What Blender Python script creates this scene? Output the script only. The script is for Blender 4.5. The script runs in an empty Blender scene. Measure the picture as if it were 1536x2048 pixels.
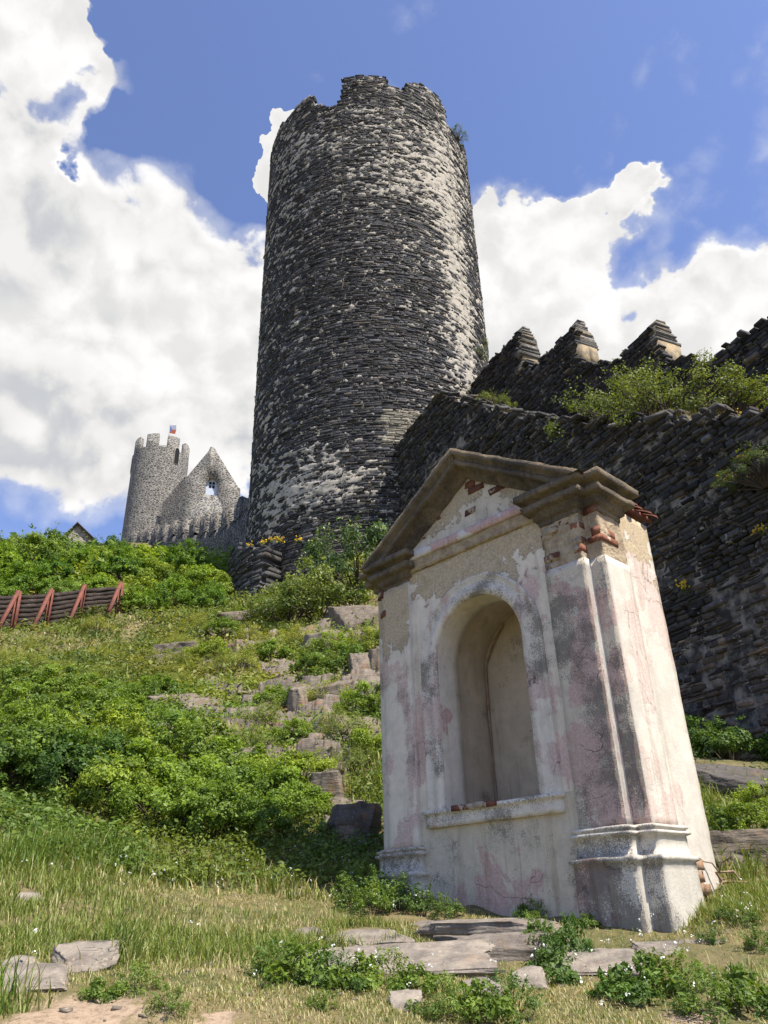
import bpy, math, random
import numpy as np
from mathutils import Matrix, Vector

R = math.radians
rng = np.random.default_rng(7)
random.seed(7)
scene = bpy.context.scene
COL = scene.collection

# ------------------------------------------------------------------ camera
F_PX, PITCH, ROLL = 1532.9, R(27.584), R(1.669)
cp, sp, cr, sr_ = math.cos(PITCH), math.sin(PITCH), math.cos(ROLL), math.sin(ROLL)
FWD = Vector((0, cp, sp)); UP0 = Vector((0, -sp, cp)); RT0 = Vector((1, 0, 0))
RIGHT = RT0 * cr - UP0 * sr_
UPV = RT0 * sr_ + UP0 * cr
camd = bpy.data.cameras.new('camera')
camd.sensor_fit = 'VERTICAL'; camd.sensor_height = 36.0
camd.lens = 36.0 * F_PX / 2048.0
camd.clip_start = 0.05; camd.clip_end = 9000
cam = bpy.data.objects.new('camera', camd); COL.objects.link(cam)
M = Matrix((RIGHT, UPV, -FWD)).transposed().to_4x4()
cam.matrix_world = M
scene.camera = cam

# ------------------------------------------------------------------ light
SUN_AZ, SUN_EL = R(127), R(58)          # clockwise from +Y
sun_dir = Vector((math.sin(SUN_AZ) * math.cos(SUN_EL), math.cos(SUN_AZ) * math.cos(SUN_EL), math.sin(SUN_EL)))
sd = bpy.data.lights.new('sun', 'SUN'); sd.energy = 4.3; sd.angle = R(0.55); sd.color = (1.0, 0.93, 0.82)
so = bpy.data.objects.new('sun', sd); COL.objects.link(so)
so.rotation_euler = sun_dir.to_track_quat('Z', 'Y').to_euler()
so.location = (30, -20, 60)
scene.view_settings.view_transform = 'Standard'
scene.view_settings.look = 'None'
scene.view_settings.gamma = 1.0
scene.view_settings.exposure = 0.93
scene.render.film_transparent = False
scene.cycles.max_bounces = 6
scene.cycles.diffuse_bounces = 3
scene.cycles.transparent_max_bounces = 4

def ray(px, py):
    u, v = (px - 768) / F_PX, (1024 - py) / F_PX
    return np.array((RIGHT * u + UPV * v + FWD)[:])
def at(px, py, d):
    """world point seen at photo pixel, at horizontal distance d"""
    r = ray(px, py); return r * (d / math.hypot(r[0], r[1]))
def project(P):
    P = np.asarray(P, float)
    fw = P @ np.array(FWD); x = P @ np.array(RIGHT); y = P @ np.array(UPV)
    return 768 + F_PX * x / fw, 1024 - F_PX * y / fw, fw

# ------------------------------------------------------------------ node helpers
class NT:
    def __init__(s, tree): s.t = tree; s.n = tree.nodes; s.l = tree.links
    def new(s, typ, **kw):
        n = s.n.new(typ)
        for k, v in kw.items(): setattr(n, k, v)
        return n
    def put(s, sock, val):
        if val is None: return
        if isinstance(val, bpy.types.NodeSocket): s.l.new(val, sock)
        else:
            if sock.type == 'RGBA' and len(val) == 3: val = (*val, 1)
            sock.default_value = val
    def math(s, op, a, b=None, c=None, clamp=False):
        n = s.new('ShaderNodeMath', operation=op); n.use_clamp = clamp
        for i, v in enumerate((a, b, c)): s.put(n.inputs[i], v)
        return n.outputs[0]
    def vmath(s, op, a, b=None, scale=None):
        n = s.new('ShaderNodeVectorMath', operation=op)
        s.put(n.inputs[0], a); s.put(n.inputs[1], b)
        if scale is not None: s.put(n.inputs['Scale'], scale)
        return n.outputs['Value'] if op in ('DOT_PRODUCT', 'LENGTH') else n.outputs[0]
    def mix(s, f, a, b, blend='MIX'):
        n = s.new('ShaderNodeMix', data_type='RGBA', blend_type=blend)
        s.put(n.inputs[0], f); s.put(n.inputs[6], a); s.put(n.inputs[7], b)
        return n.outputs[2]
    def noise(s, vec, scale, detail=4, rough=.55, dist=0):
        n = s.new('ShaderNodeTexNoise'); s.put(n.inputs['Vector'], vec)
        n.inputs['Scale'].default_value = scale; n.inputs['Detail'].default_value = detail
        n.inputs['Roughness'].default_value = rough; n.inputs['Distortion'].default_value = dist
        return n.outputs[0]
    def voro(s, vec, scale, feature='F1', out=0):
        n = s.new('ShaderNodeTexVoronoi', feature=feature); s.put(n.inputs['Vector'], vec)
        n.inputs['Scale'].default_value = scale
        return n.outputs[out]
    def smooth(s, v, lo, hi, a=0., b=1.):
        n = s.new('ShaderNodeMapRange', interpolation_type='SMOOTHSTEP')
        s.put(n.inputs[0], v); s.put(n.inputs[1], lo); s.put(n.inputs[2], hi); s.put(n.inputs[3], a); s.put(n.inputs[4], b)
        return n.outputs[0]
    def bump(s, h, strength=.5, dist=.02):
        n = s.new('ShaderNodeBump'); s.put(n.inputs['Height'], h)
        n.inputs['Strength'].default_value = strength; n.inputs['Distance'].default_value = dist
        return n.outputs[0]
    def mapping(s, vec, scale=(1, 1, 1), rot=(0, 0, 0)):
        n = s.new('ShaderNodeMapping'); s.put(n.inputs[0], vec)
        n.inputs['Scale'].default_value = scale; n.inputs['Rotation'].default_value = rot
        return n.outputs[0]
    def xyz(s, vec):
        n = s.new('ShaderNodeSeparateXYZ'); s.put(n.inputs[0], vec); return n.outputs

def new_mat(name):
    m = bpy.data.materials.new(name); m.use_nodes = True
    t = NT(m.node_tree); t.n.clear()
    out = t.new('ShaderNodeOutputMaterial'); b = t.new('ShaderNodeBsdfPrincipled')
    t.l.new(b.outputs[0], out.inputs[0])
    b.inputs['Roughness'].default_value = .9
    b.inputs['Specular IOR Level'].default_value = .25
    tc = t.new('ShaderNodeTexCoord')
    return m, t, b, tc.outputs['Object'], out

# ------------------------------------------------------------------ world: Nishita sky with cumulus
world = bpy.data.worlds.new('World'); scene.world = world; world.use_nodes = True
w = NT(world.node_tree); w.n.clear()
wout = w.new('ShaderNodeOutputWorld'); bg = w.new('ShaderNodeBackground'); w.l.new(bg.outputs[0], wout.inputs[0])
sky = w.new('ShaderNodeTexSky', sky_type='NISHITA'); sky.sun_disc = False
sky.sun_elevation = SUN_EL; sky.sun_rotation = SUN_AZ
sky.altitude = 500; sky.air_density = 1.0; sky.dust_density = .6; sky.ozone_density = 2.2
gen = w.new('ShaderNodeTexCoord').outputs['Generated']
dirn = w.vmath('NORMALIZE', gen)
CLOUD, SKYM = .495, (.113, .105, .122)
# (pixel x, pixel y, angular radius deg, strength)
BLOBS = [(0, 70, 8, .48), (110, 110, 4.2, .20), (-20, 230, 5, .25), (40, 560, 8, .50), (190, 560, 6.5, .38), (290, 490, 3.9, .33), (90, 740, 10, .50), (300, 740, 9.5, .50), (470, 640, 6.5, .42), (515, 545, 3.4, .26), (450, 820, 8.5, .42), (250, 860, 7, .36), (40, 840, 6, .35),
         (975, 510, 4.0, .36), (1065, 495, 3.6, .34), (1000, 600, 6.5, .5), (1110, 600, 5.6, .4), (1190, 670, 5, .36), (1080, 720, 7, .45), (1480, 590, 4.6, .45), (1545, 600, 5, .35), (1400, 670, 5.5, .45), (1500, 720, 7, .5), (1290, 720, 5, .36), (1295, 475, 2.6, .24), (430, 130, 3.4, .19), (530, 205, 2.4, .17), (1200, 470, 2.4, .14), (1230, 130, 6, .06),
         (200, 1020, 7, -.25), (400, 250, 7, -.20), (190, 330, 4, -.26), (500, 290, 5, -.30), (560, 330, 4.5, -.34), (545, 265, 3.6, -.75), (90, 985, 5, -.2), (420, 960, 4, -.12), (1000, 290, 5, -.28), (1180, 330, 5, -.16), (350, 30, 3, -.30)]
def cloud_bias(d):
    acc = None
    for px, py, ang, st in BLOBS:
        c = Vector(ray(px, py)).normalized()
        dp = w.vmath('DOT_PRODUCT', d, tuple(c))
        k = 1.0 / (1 - math.cos(R(ang)))
        e = w.math('EXPONENT', w.math('MULTIPLY', w.math('SUBTRACT', dp, 1.0), k))
        acc = w.math('MULTIPLY_ADD', e, st, acc if acc is not None else -.20)
    return acc
warp = w.new('ShaderNodeTexNoise'); w.put(warp.inputs['Vector'], dirn); warp.inputs['Scale'].default_value = 10; warp.inputs['Detail'].default_value = 5
wv3 = w.vmath('SUBTRACT', warp.outputs[1], (.5, .5, .5))
wdir = w.vmath('ADD', dirn, w.vmath('SCALE', wv3, scale=.05))
bias = cloud_bias(wdir)
def cloud_noise(v):
    q = w.math('MULTIPLY', w.math('SUBTRACT', .42, w.voro(v, 13.)), .34)
    q = w.math('ADD', q, w.math('MULTIPLY', w.math('SUBTRACT', .42, w.voro(v, 31.)), .16))
    return w.math('ADD', q, w.math('MULTIPLY', w.math('SUBTRACT', w.noise(v, 7, 10, .62), .5), .85))
n0 = cloud_noise(wdir)
n1 = cloud_noise(w.vmath('ADD', wdir, tuple(sun_dir * .03)))
dens = w.math('ADD', n0, bias)
mask = w.smooth(dens, -.05, .15)
mask = w.math('MAXIMUM', mask, w.smooth(dens, -.22, .06, 0, .34))
lit = w.smooth(w.math('SUBTRACT', n0, n1), -.16, .16)
soft = w.smooth(w.noise(dirn, 5, 4, .5), .40, .62)
thick = w.math('MULTIPLY', w.smooth(dens, .15, .5), soft)
val = w.math('SUBTRACT', w.math('MULTIPLY_ADD', lit, .22, .88), w.math('MULTIPLY', thick, .15))
ccol = w.mix(w.smooth(val, .50, .92), (.70, .77, .90), (1.0, .99, .975))
ccol = w.mix(1.0, ccol, w.vmath('SCALE', (1., 1., 1.), scale=w.math('MULTIPLY', val, CLOUD)), 'MULTIPLY')
skyc = w.mix(1.0, sky.outputs[0], SKYM, 'MULTIPLY')
fin = w.mix(mask, skyc, ccol)
w.put(bg.inputs[0], fin); bg.inputs[1].default_value = 1.0

# ------------------------------------------------------------------ numpy noise
def _hash(ix, iy, iz, seed):
    h = (ix * 374761393 + iy * 668265263 + iz * 2147483647 + seed * 974711) & 0xFFFFFFFF
    h = ((h ^ (h >> 13)) * 1274126177) & 0xFFFFFFFF
    h = h ^ (h >> 16)
    return (h & 0xFFFFFF) / float(0xFFFFFF)
def vnoise(P, seed=0):
    P = np.asarray(P, float); I = np.floor(P).astype(np.int64); f = P - I; f = f * f * (3 - 2 * f)
    r = 0
    for dx in (0, 1):
        wx = f[..., 0] if dx else 1 - f[..., 0]
        for dy in (0, 1):
            wy = f[..., 1] if dy else 1 - f[..., 1]
            for dz in (0, 1):
                wz = f[..., 2] if dz else 1 - f[..., 2]
                r = r + wx * wy * wz * _hash(I[..., 0] + dx, I[..., 1] + dy, I[..., 2] + dz, seed)
    return r
def fbm(P, scale=1., octv=4, seed=0, gain=.5):
    P = np.asarray(P, float) * scale; s = 0; a = 1; t = 0
    for o in range(octv):
        s = s + a * vnoise(P, seed + o * 17); t += a; a *= gain; P = P * 2.03 + 11.3
    return s / t          # 0..1
def p3(x, y, z=0.):
    return np.stack(np.broadcast_arrays(np.asarray(x, float), np.asarray(y, float), np.asarray(z, float)), -1)

# ------------------------------------------------------------------ mesh / object helpers
def mesh(name, V, F, mat=None, col=None, smooth=False):
    V = np.ascontiguousarray(np.asarray(V, np.float32).reshape(-1, 3))
    if not isinstance(F, list): F = [F]
    F = [np.asarray(f, np.int32) for f in F if len(f)]
    me = bpy.data.meshes.new(name)
    me.vertices.add(len(V)); me.vertices.foreach_set('co', V.ravel())
    li = np.concatenate([f.ravel() for f in F]); tot = np.concatenate([np.full(len(f), f.shape[1], np.int32) for f in F])
    st = np.concatenate([[0], np.cumsum(tot)[:-1]]).astype(np.int32)
    me.loops.add(len(li)); me.loops.foreach_set('vertex_index', li)
    me.polygons.add(len(tot)); me.polygons.foreach_set('loop_start', st)
    try: me.polygons.foreach_set('loop_total', tot)
    except Exception: pass
    if smooth: me.polygons.foreach_set('use_smooth', np.ones(len(tot), bool))
    if col is not None:
        a = me.color_attributes.new('Col', 'FLOAT_COLOR', 'POINT')
        c = np.ones((len(V), 4), np.float32); c[:, :3] = np.asarray(col).reshape(-1, 3); a.data.foreach_set('color', c.ravel())
    if mat is not None: me.materials.append(mat)
    me.update(calc_edges=True); me.validate(verbose=False)
    return me
def link(name, me, parent=None, inv=None):
    o = bpy.data.objects.new(name, me); COL.objects.link(o)
    if parent is not None:
        o.parent = parent
        if inv is not None: o.matrix_parent_inverse = inv
    return o
def obj(name, V, F, mat, parent=None, col=None, smooth=False, world=False):
    """world=True: vertices are in world space under a parent Empty that is only translated"""
    me = mesh(name, V, F, mat, col, smooth)
    inv = Matrix.Translation(-parent.location) if (world and parent is not None) else None
    return link(name, me, parent, inv)
def thing(name, label, cat, loc=(0, 0, 0), rotz=0., group=None):
    o = bpy.data.objects.new(name, None); COL.objects.link(o)
    o.empty_display_size = .2; o.location = loc; o.rotation_euler = (0, 0, rotz)
    o['label'] = label; o['category'] = cat
    if group: o['group'] = group
    return o
def tag(o, label=None, cat=None, group=None, kind=None):
    for k, v in (('label', label), ('category', cat), ('group', group), ('kind', kind)):
        if v: o[k] = v
    return o
def grid_faces(nu, nv, wrap=False):
    """vertex index = i*nv + j"""
    i = np.arange(nu if wrap else nu - 1)[:, None]; j = np.arange(nv - 1)[None, :]
    i2 = (i + 1) % nu
    return np.stack([i * nv + j, i2 * nv + j, i2 * nv + j + 1, i * nv + j + 1], -1).reshape(-1, 4)
class MB:
    def __init__(s): s.V = []; s.F = []; s.n = 0; s.C = []
    def add(s, V, F, c=None):
        V = np.asarray(V, float).reshape(-1, 3); s.V.append(V)
        F = [np.asarray(f) + s.n for f in (F if isinstance(F, list) else [F])]
        s.F += F; s.n += len(V)
        if c is not None: s.C.append(np.broadcast_to(np.asarray(c, float), (len(V), 3)))
    def box(s, lo, hi, c=None):
        x0, y0, z0 = lo; x1, y1, z1 = hi
        V = [(x0, y0, z0), (x1, y0, z0), (x1, y1, z0), (x0, y1, z0), (x0, y0, z1), (x1, y0, z1), (x1, y1, z1), (x0, y1, z1)]
        s.add(V, [(0, 3, 2, 1), (4, 5, 6, 7), (0, 1, 5, 4), (1, 2, 6, 5), (2, 3, 7, 6), (3, 0, 4, 7)], c)
    def bar(s, a, b, w, h, c=None, up=(0, 0, 1)):
        a, b = Vector(a), Vector(b); d = (b - a).normalized(); x = d.cross(Vector(up)).normalized(); y = x.cross(d)
        V = [p + x * sx * w / 2 + y * sy * h / 2 for p in (a, b) for sx, sy in ((-1, -1), (1, -1), (1, 1), (-1, 1))]
        s.add([v[:] for v in V], [(0, 3, 2, 1), (4, 5, 6, 7), (0, 1, 5, 4), (1, 2, 6, 5), (2, 3, 7, 6), (3, 0, 4, 7)], c)
    def tube(s, pts, rad, n=6, c=None):
        pts = [Vector(p) for p in pts]; V = []
        for i, p in enumerate(pts):
            d = (pts[min(i + 1, len(pts) - 1)] - pts[max(i - 1, 0)]).normalized()
            x = d.cross(Vector((.31, .52, .79))).normalized(); y = d.cross(x)
            for k in range(n):
                a = 2 * math.pi * k / n; V.append((p + (x * math.cos(a) + y * math.sin(a)) * rad[i])[:])
        F = [(i * n + k, i * n + (k + 1) % n, (i + 1) * n + (k + 1) % n, (i + 1) * n + k) for i in range(len(pts) - 1) for k in range(n)]
        s.add(V, F, c)
    def data(s):
        V = np.concatenate(s.V); by = {}
        for f in s.F:
            f = np.atleast_2d(f); by.setdefault(f.shape[1], []).append(f)
        return V, [np.concatenate(x) for x in by.values()], (np.concatenate(s.C) if s.C else None)
    def build(s, name, mat, parent=None, world=False, smooth=False):
        V, F, C = s.data(); return obj(name, V, F, mat, parent, C, smooth, world)

# ------------------------------------------------------------------ materials
def stone_mat(name, smear=.0, smear_col=(.5, .46, .38), moss=0., spec=.3, bd=.035):
    m, t, b, co, _ = new_mat(name)
    a = t.new('ShaderNodeVertexColor', layer_name='Col').outputs[0]
    n1 = t.noise(co, 9, 6, .65); n2 = t.noise(co, 45, 4, .6); n3 = t.noise(co, 2.2, 3)
    c = t.mix(t.smooth(n1, .3, .72), a, t.mix(1.0, a, (.48, .48, .5), 'MULTIPLY'))
    c = t.mix(t.smooth(n2, .55, .75, 0, .45), c, t.mix(1.0, a, (2.0, 1.9, 1.7), 'MULTIPLY'))
    if smear:
        s1 = t.noise(co, 5.5, 7, .68, .6)
        k = t.smooth(t.math('ADD', t.math('MULTIPLY', s1, .75), t.math('MULTIPLY', n3, .35)), .665 - smear * .1, .70 - smear * .1)
        c = t.mix(k, c, t.mix(t.smooth(n2, .3, .7), smear_col, tuple(x * .75 for x in smear_col)))
    if moss:
        c = t.mix(t.math('MULTIPLY', t.smooth(t.noise(co, 3.5, 5, .7), .56, .68), moss), c, (.30, .13, .035))
    t.put(b.inputs['Base Color'], c)
    b.inputs['Roughness'].default_value = .82; b.inputs['Specular IOR Level'].default_value = spec
    lay = t.noise(t.mapping(co, (2.5, 2.5, 26)), 1.6, 5, .65)
    t.put(b.inputs['Normal'], t.bump(t.math('ADD', t.math('MULTIPLY', n1, .6), t.math('MULTIPLY', lay, .8)), .75, bd))
    return m
def mortar_mat(name, light=(.50, .455, .37), dark=(.10, .095, .09), bias=.5):
    m, t, b, co, _ = new_mat(name)
    n1 = t.noise(co, 3.2, 6, .65); n2 = t.noise(co, 26, 5, .65)
    c = t.mix(t.smooth(n1, bias - .16, bias + .12), dark, light)
    c = t.mix(t.smooth(n2, .5, .72, 0, .5), c, t.mix(1.0, c, (.62, .6, .58), 'MULTIPLY'))
    t.put(b.inputs['Base Color'], c); b.inputs['Roughness'].default_value = .95; b.inputs['Specular IOR Level'].default_value = .1
    t.put(b.inputs['Normal'], t.bump(t.math('ADD', n2, t.noise(co, 90, 2)), .8, .02))
    return m
M_SLATE = stone_mat('slate', .15, (.40, .365, .30))
M_WALLSTONE = stone_mat('wall_stone', .12, (.34, .30, .25))
M_ROCK = stone_mat('schist_rock', .0, moss=.55)
M_ROCKF = stone_mat('trodden_rock', .0, moss=.15)
M_BRICKW = None
M_MORTAR = mortar_mat('tower_mortar', (.47, .43, .355), (.17, .16, .145), .42)
M_MORTARW = mortar_mat('wall_mortar', (.30, .265, .215), (.05, .047, .044), .54)

def rubble_mat(name, dark=(.075, .072, .068), light=(.50, .46, .38), sc=2.6, cover=.5):
    m, t, b, co, _ = new_mat(name)
    wv = t.vmath('ADD', t.mapping(co, (1, 1, 1.9)), t.vmath('SCALE', t.new('ShaderNodeTexNoise').outputs[1], scale=.0))
    v = t.voro(wv, sc, 'F1', 0); e = t.voro(wv, sc, 'DISTANCE_TO_EDGE', 0); vc = t.voro(wv, sc, 'F1', 1)
    rnd = t.xyz(vc)[0]; n1 = t.noise(co, 1.1, 5, .6); n2 = t.noise(co, 12, 5, .7)
    st = t.mix(rnd, dark, tuple(x * 2.6 for x in dark))
    k = t.math('ADD', t.math('ADD', t.smooth(e, .16, .04), t.math('MULTIPLY', n2, .9)), t.math('MULTIPLY', n1, 2.0))
    k = t.smooth(k, 2.08 - cover, 2.36 - cover)
    c = t.mix(k, st, t.mix(n2, light, tuple(x * .8 for x in light)))
    t.put(b.inputs['Base Color'], c)
    t.put(b.inputs['Normal'], t.bump(t.math('ADD', t.math('MULTIPLY', e, 1.5), n2), .9, .12))
    return m
M_RUBBLE = rubble_mat('castle_rubble', (.055, .054, .053), (.36, .335, .285), 3.0, .34)
M_RUBBLE_D = rubble_mat('rampart_rubble', (.04, .04, .04), (.30, .27, .22), 3.2, .05)

def plain_mat(name, col, col2=None, sc=14, rough=.85, bump=.3, met=0., dist=.01):
    m, t, b, co, _ = new_mat(name)
    n = t.noise(co, sc, 6, .65)
    c = t.mix(t.smooth(n, .35, .68), col, col2 or tuple(x * .6 for x in col))
    t.put(b.inputs['Base Color'], c); b.inputs['Roughness'].default_value = rough; b.inputs['Metallic'].default_value = met
    t.put(b.inputs['Normal'], t.bump(t.noise(co, sc * 3, 4, .6), bump, dist))
    return m
def wood_mat(name, col, col2):
    m, t, b, co, _ = new_mat(name)
    n = t.noise(t.mapping(co, (1.5, 1.5, 30)), 2.0, 5, .65); n2 = t.noise(co, 3, 3)
    c = t.mix(t.smooth(n, .35, .65), col, col2); c = t.mix(t.smooth(n2, .5, .75, 0, .5), c, (.13, .11, .09))
    t.put(b.inputs['Base Color'], c); t.put(b.inputs['Normal'], t.bump(n, .5, .01)); b.inputs['Roughness'].default_value = .9
    return m
M_PLANK = wood_mat('weathered_plank', (.058, .042, .034), (.022, .017, .015))
M_RED = plain_mat('red_oxide_steel', (.22, .075, .05), (.13, .055, .042), 9, .7, .2)

def leaf_mat(name, trans=.35, gloss=.35, tint=False):
    m, t, b, co, out = new_mat(name)
    a = t.new('ShaderNodeVertexColor', layer_name='Col').outputs[0]
    rnd = t.new('ShaderNodeObjectInfo').outputs['Random']
    if tint: a = t.mix(1.0, a, t.mix(rnd, (.85, .92, .9), (1.65, 1.38, .9)), 'MULTIPLY')
    t.put(b.inputs['Base Color'], a); b.inputs['Roughness'].default_value = .55; b.inputs['Specular IOR Level'].default_value = gloss
    tr = t.new('ShaderNodeBsdfTranslucent'); t.put(tr.inputs[0], t.mix(1.0, a, (1.5, 1.45, .7), 'MULTIPLY'))
    mx = t.new('ShaderNodeMixShader'); mx.inputs[0].default_value = trans
    t.l.new(b.outputs[0], mx.inputs[1]); t.l.new(tr.outputs[0], mx.inputs[2]); t.l.new(mx.outputs[0], out.inputs[0])
    return m
M_LEAF = leaf_mat('leaf', tint=True); M_COVER = leaf_mat('ground_cover_leaf')
M_GRASS = leaf_mat('grass_blade', .3, .3)
M_PETAL = leaf_mat('petal', .25, .1)
M_STEM = plain_mat('twig', (.10, .075, .05), (.05, .04, .03), 20)

# ------------------------------------------------------------------ terrain height
TOWER_C = np.array([-.29, 28.0]); TOWER_R = 5.2
WP0 = np.array([.54, 22.87]); WD = np.array([math.sin(R(155)), math.cos(R(155))]); WN = np.array([WD[1], -WD[0]])   # WN points to camera side
ctrl_px = [(0, 2048, 3.0), (400, 2048, 3.05), (768, 2048, 3.2), (1150, 2048, 3.4), (1536, 2048, 3.6),
           (0, 1900, 4.3), (300, 1905, 4.4), (700, 1950, 4.3), (1000, 1965, 4.4), (1250, 1965, 4.6), (1536, 1900, 5.0),
           (100, 1785, 6.0), (450, 1800, 6.2), (650, 1790, 6.6), (800, 1800, 6.4), (1000, 1840, 6.0), (1296, 1888, 5.3), (1150, 1850, 5.55), (1430, 1790, 6.1), (1536, 1730, 6.8),
           (0, 1660, 7.6), (300, 1730, 7.4), (560, 1720, 7.6), (0, 1500, 10), (300, 1550, 10), (600, 1620, 9), (700, 1650, 8.4),
           (0, 1395, 15), (300, 1410, 14), (0, 1320, 19), (250, 1310, 19), (600, 1430, 12.5), (740, 1390, 12.5), (0, 1275, 22), (235, 1250, 22.8), (0, 1262, 23.4), (235, 1232, 24.2), (450, 1235, 22.5), (620, 1240, 19.5), (740, 1200, 19.5),
           (452, 1205, 27), (560, 1190, 23), (660, 1150, 22.2), (760, 1110, 22.2), (0, 1130, 30), (200, 1135, 30), (400, 1145, 28.5), (300, 1100, 76), (0, 1110, 78), (470, 1080, 60)]
ctrl = [tuple(at(*c)) for c in ctrl_px] + [
    (5.33, 12.6, 2.3), (6.3, 10.46, 1.6), (1.5, 20.5, 9.5), (3.5, 16.3, 5.6), (2.6, 9.5, 1.6), (8, 6, .3), (10, 0, -.8), (0, 0, -1.6), (-4, 0, -1.5), (4, 0, -1.7),
    (0, -6, -3.4), (-10, 2, .4), (-20, 10, 3.5), (-32, 20, 8), (0, -30, -13), (30, -10, -7), (-30, -20, -9), (14, 16, 8), (11, 26, 14), (0, 45, 17), (22, 50, 20), (-60, 60, 18), (-30, 100, 36), (30, 100, 30), (60, 20, 0), (-60, -20, -20), (60, -50, -25), (-50, 10, 4)]
ctrl = np.array(ctrl)
def _tps():
    X = ctrl[:, :2]; n = len(X)
    D = np.linalg.norm(X[:, None] - X[None], axis=-1)
    A = np.zeros((n + 3, n + 3)); A[:n, :n] = D - np.eye(n) * .02
    A[:n, n] = 1; A[:n, n + 1:] = X; A[n, :n] = 1; A[n + 1:, :n] = X.T
    b = np.zeros(n + 3); b[:n] = ctrl[:, 2]
    return np.linalg.solve(A, b)
_W = _tps()
def height(x, y, detail=True):
    x = np.asarray(x, float); y = np.asarray(y, float); sh = x.shape
    P = np.stack([x.ravel(), y.ravel()], -1); n = len(ctrl); z = np.empty(len(P))
    for i in range(0, len(P), 20000):
        q = P[i:i + 20000]; D = np.linalg.norm(q[:, None] - ctrl[None, :, :2], axis=-1)
        z[i:i + 20000] = D @ _W[:n] + _W[n] + q @ _W[n + 1:]
    r = np.hypot(P[:, 0], P[:, 1])
    k = np.clip((r - 95) / 220, 0, 1); k = k * k * (3 - 2 * k)
    z = z * (1 - k) + (-45 + 10 * fbm(p3(P[:, 0], P[:, 1]), .004, 3)) * k
    if detail:
        amp = np.clip(r / 14, .25, 1.6)
        z = z + (fbm(p3(P[:, 0], P[:, 1]), .9, 4, 3) - .5) * .30 * amp + (fbm(p3(P[:, 0], P[:, 1]), 5, 3, 5) - .5) * .06
    return z.reshape(sh)
def H(x, y): return float(height(np.array([x]), np.array([y]))[0])
def gpt(px, py, d):
    p = at(px, py, d); return float(p[0]), float(p[1]), H(p[0], p[1])
def ground_hit(px, py, dmin=2.2, dmax=40):
    """where the line of sight through a photo pixel meets the terrain"""
    r = ray(px, py); r = r / math.hypot(r[0], r[1]); d = np.linspace(dmin, dmax, 900)
    g = height(r[0] * d, r[1] * d) - r[2] * d
    i = int(np.argmax(g > 0)); 
    return (float(r[0] * d[i]), float(r[1] * d[i]), float(r[2] * d[i]), float(d[i]))

# ground sheet (polar, dense in front)
az = np.concatenate([np.radians(np.linspace(-40, 40, 400)), np.radians(np.linspace(40, 320, 120))[1:-1]])
rr = np.concatenate([[.02], np.geomspace(.5, 2.4, 14), np.geomspace(2.45, 45, 330), np.geomspace(46, 6000, 50)])
A_, R_ = np.meshgrid(az, rr, indexing='ij')
GX, GY = np.sin(A_) * R_, np.cos(A_) * R_
GZ = height(GX, GY)
m, t, b, co, _ = new_mat('hill_ground')
n1 = t.noise(co, 1.3, 6, .6); n2 = t.noise(co, 9, 6, .7); n3 = t.noise(co, 40, 4, .7); n4 = t.noise(co, .5, 3)
c = t.mix(t.smooth(n2, .35, .65), (.075, .085, .026), (.17, .14, .06))
c = t.mix(t.smooth(n1, .47, .6), c, (.19, .15, .075))
dirt = None
for (px, py, rad) in ((185, 2035, .26), (120, 2055, .22), (-60, 1990, .16), (450, 2040, .10), (1380, 2040, .11)):
    gx, gy, gz, gd = ground_hit(px, py, 1.8)
    s = t.smooth(t.math('ADD', t.vmath('LENGTH', t.vmath('SUBTRACT', co, (gx, gy, gz))), t.math('MULTIPLY', t.math('SUBTRACT', n2, .5), .5)), rad, rad * .55)
    dirt = s if dirt is None else t.math('MAXIMUM', dirt, s)
c = t.mix(dirt, c, t.mix(t.smooth(n3, .35, .7), (.36, .27, .185), (.25, .18, .12)))
c = t.mix(t.smooth(n3, .5, .75, 0, .5), c, t.mix(1.0, c, (.5, .48, .42), 'MULTIPLY'))
t.put(b.inputs['Base Color'], c)
t.put(b.inputs['Normal'], t.bump(t.math('ADD', n2, t.math('MULTIPLY', n3, .5)), .8, .03))
M_GROUND = m
g = obj('ground', np.stack([GX, GY, GZ], -1), grid_faces(len(az), len(rr), True), M_GROUND, smooth=True)
tag(g, kind='structure')
# ================================================================== masonry
def lay_courses(u0, u1, v0, v1, hmin, hmax, lmin, lmax, keep, rg, wave=None):
    """irregular coursed slates; returns arrays (u, v, half length, half height)"""
    out = []; v = v0
    while v < v1:
        h = rg.uniform(hmin, hmax); u = u0 - rg.uniform(0, lmax)
        n = int((u1 - u0) / ((lmin + lmax) / 2) * 1.5) + 6
        L = rg.uniform(lmin, lmax, n) * rg.choice([.55, 1., 1., 1.35], n)
        e = u + np.concatenate([[0], np.cumsum(L)]); c = (e[:-1] + e[1:]) / 2
        ok = (c > u0) & (c < u1); c, L = c[ok], L[ok]
        sp = rg.random(len(c)) < .33            # two thin slates instead of one
        for k in (0, 1):
            if k == 0:
                f = np.where(sp, rg.uniform(.4, .6, len(c)), 1.)
                out.append(np.stack([c, v + h * f / 2, L / 2, h * f / 2], -1)); f0 = f
            else:
                i = sp
                out.append(np.stack([c[i] + rg.uniform(-.06, .06, i.sum()), v + h * (f0[i] + 1) / 2, L[i] / 2 * rg.uniform(.8, 1.1, i.sum()), h * (1 - f0[i]) / 2], -1))
        v += h
    S = np.concatenate(out)
    if wave is not None: S[:, 1] += wave(S[:, 0], S[:, 1])
    return S[keep(S[:, 0], S[:, 1])]
RING = np.array([(-1, -1), (1, -1), (1, 1), (-1, 1)], float)
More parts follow.
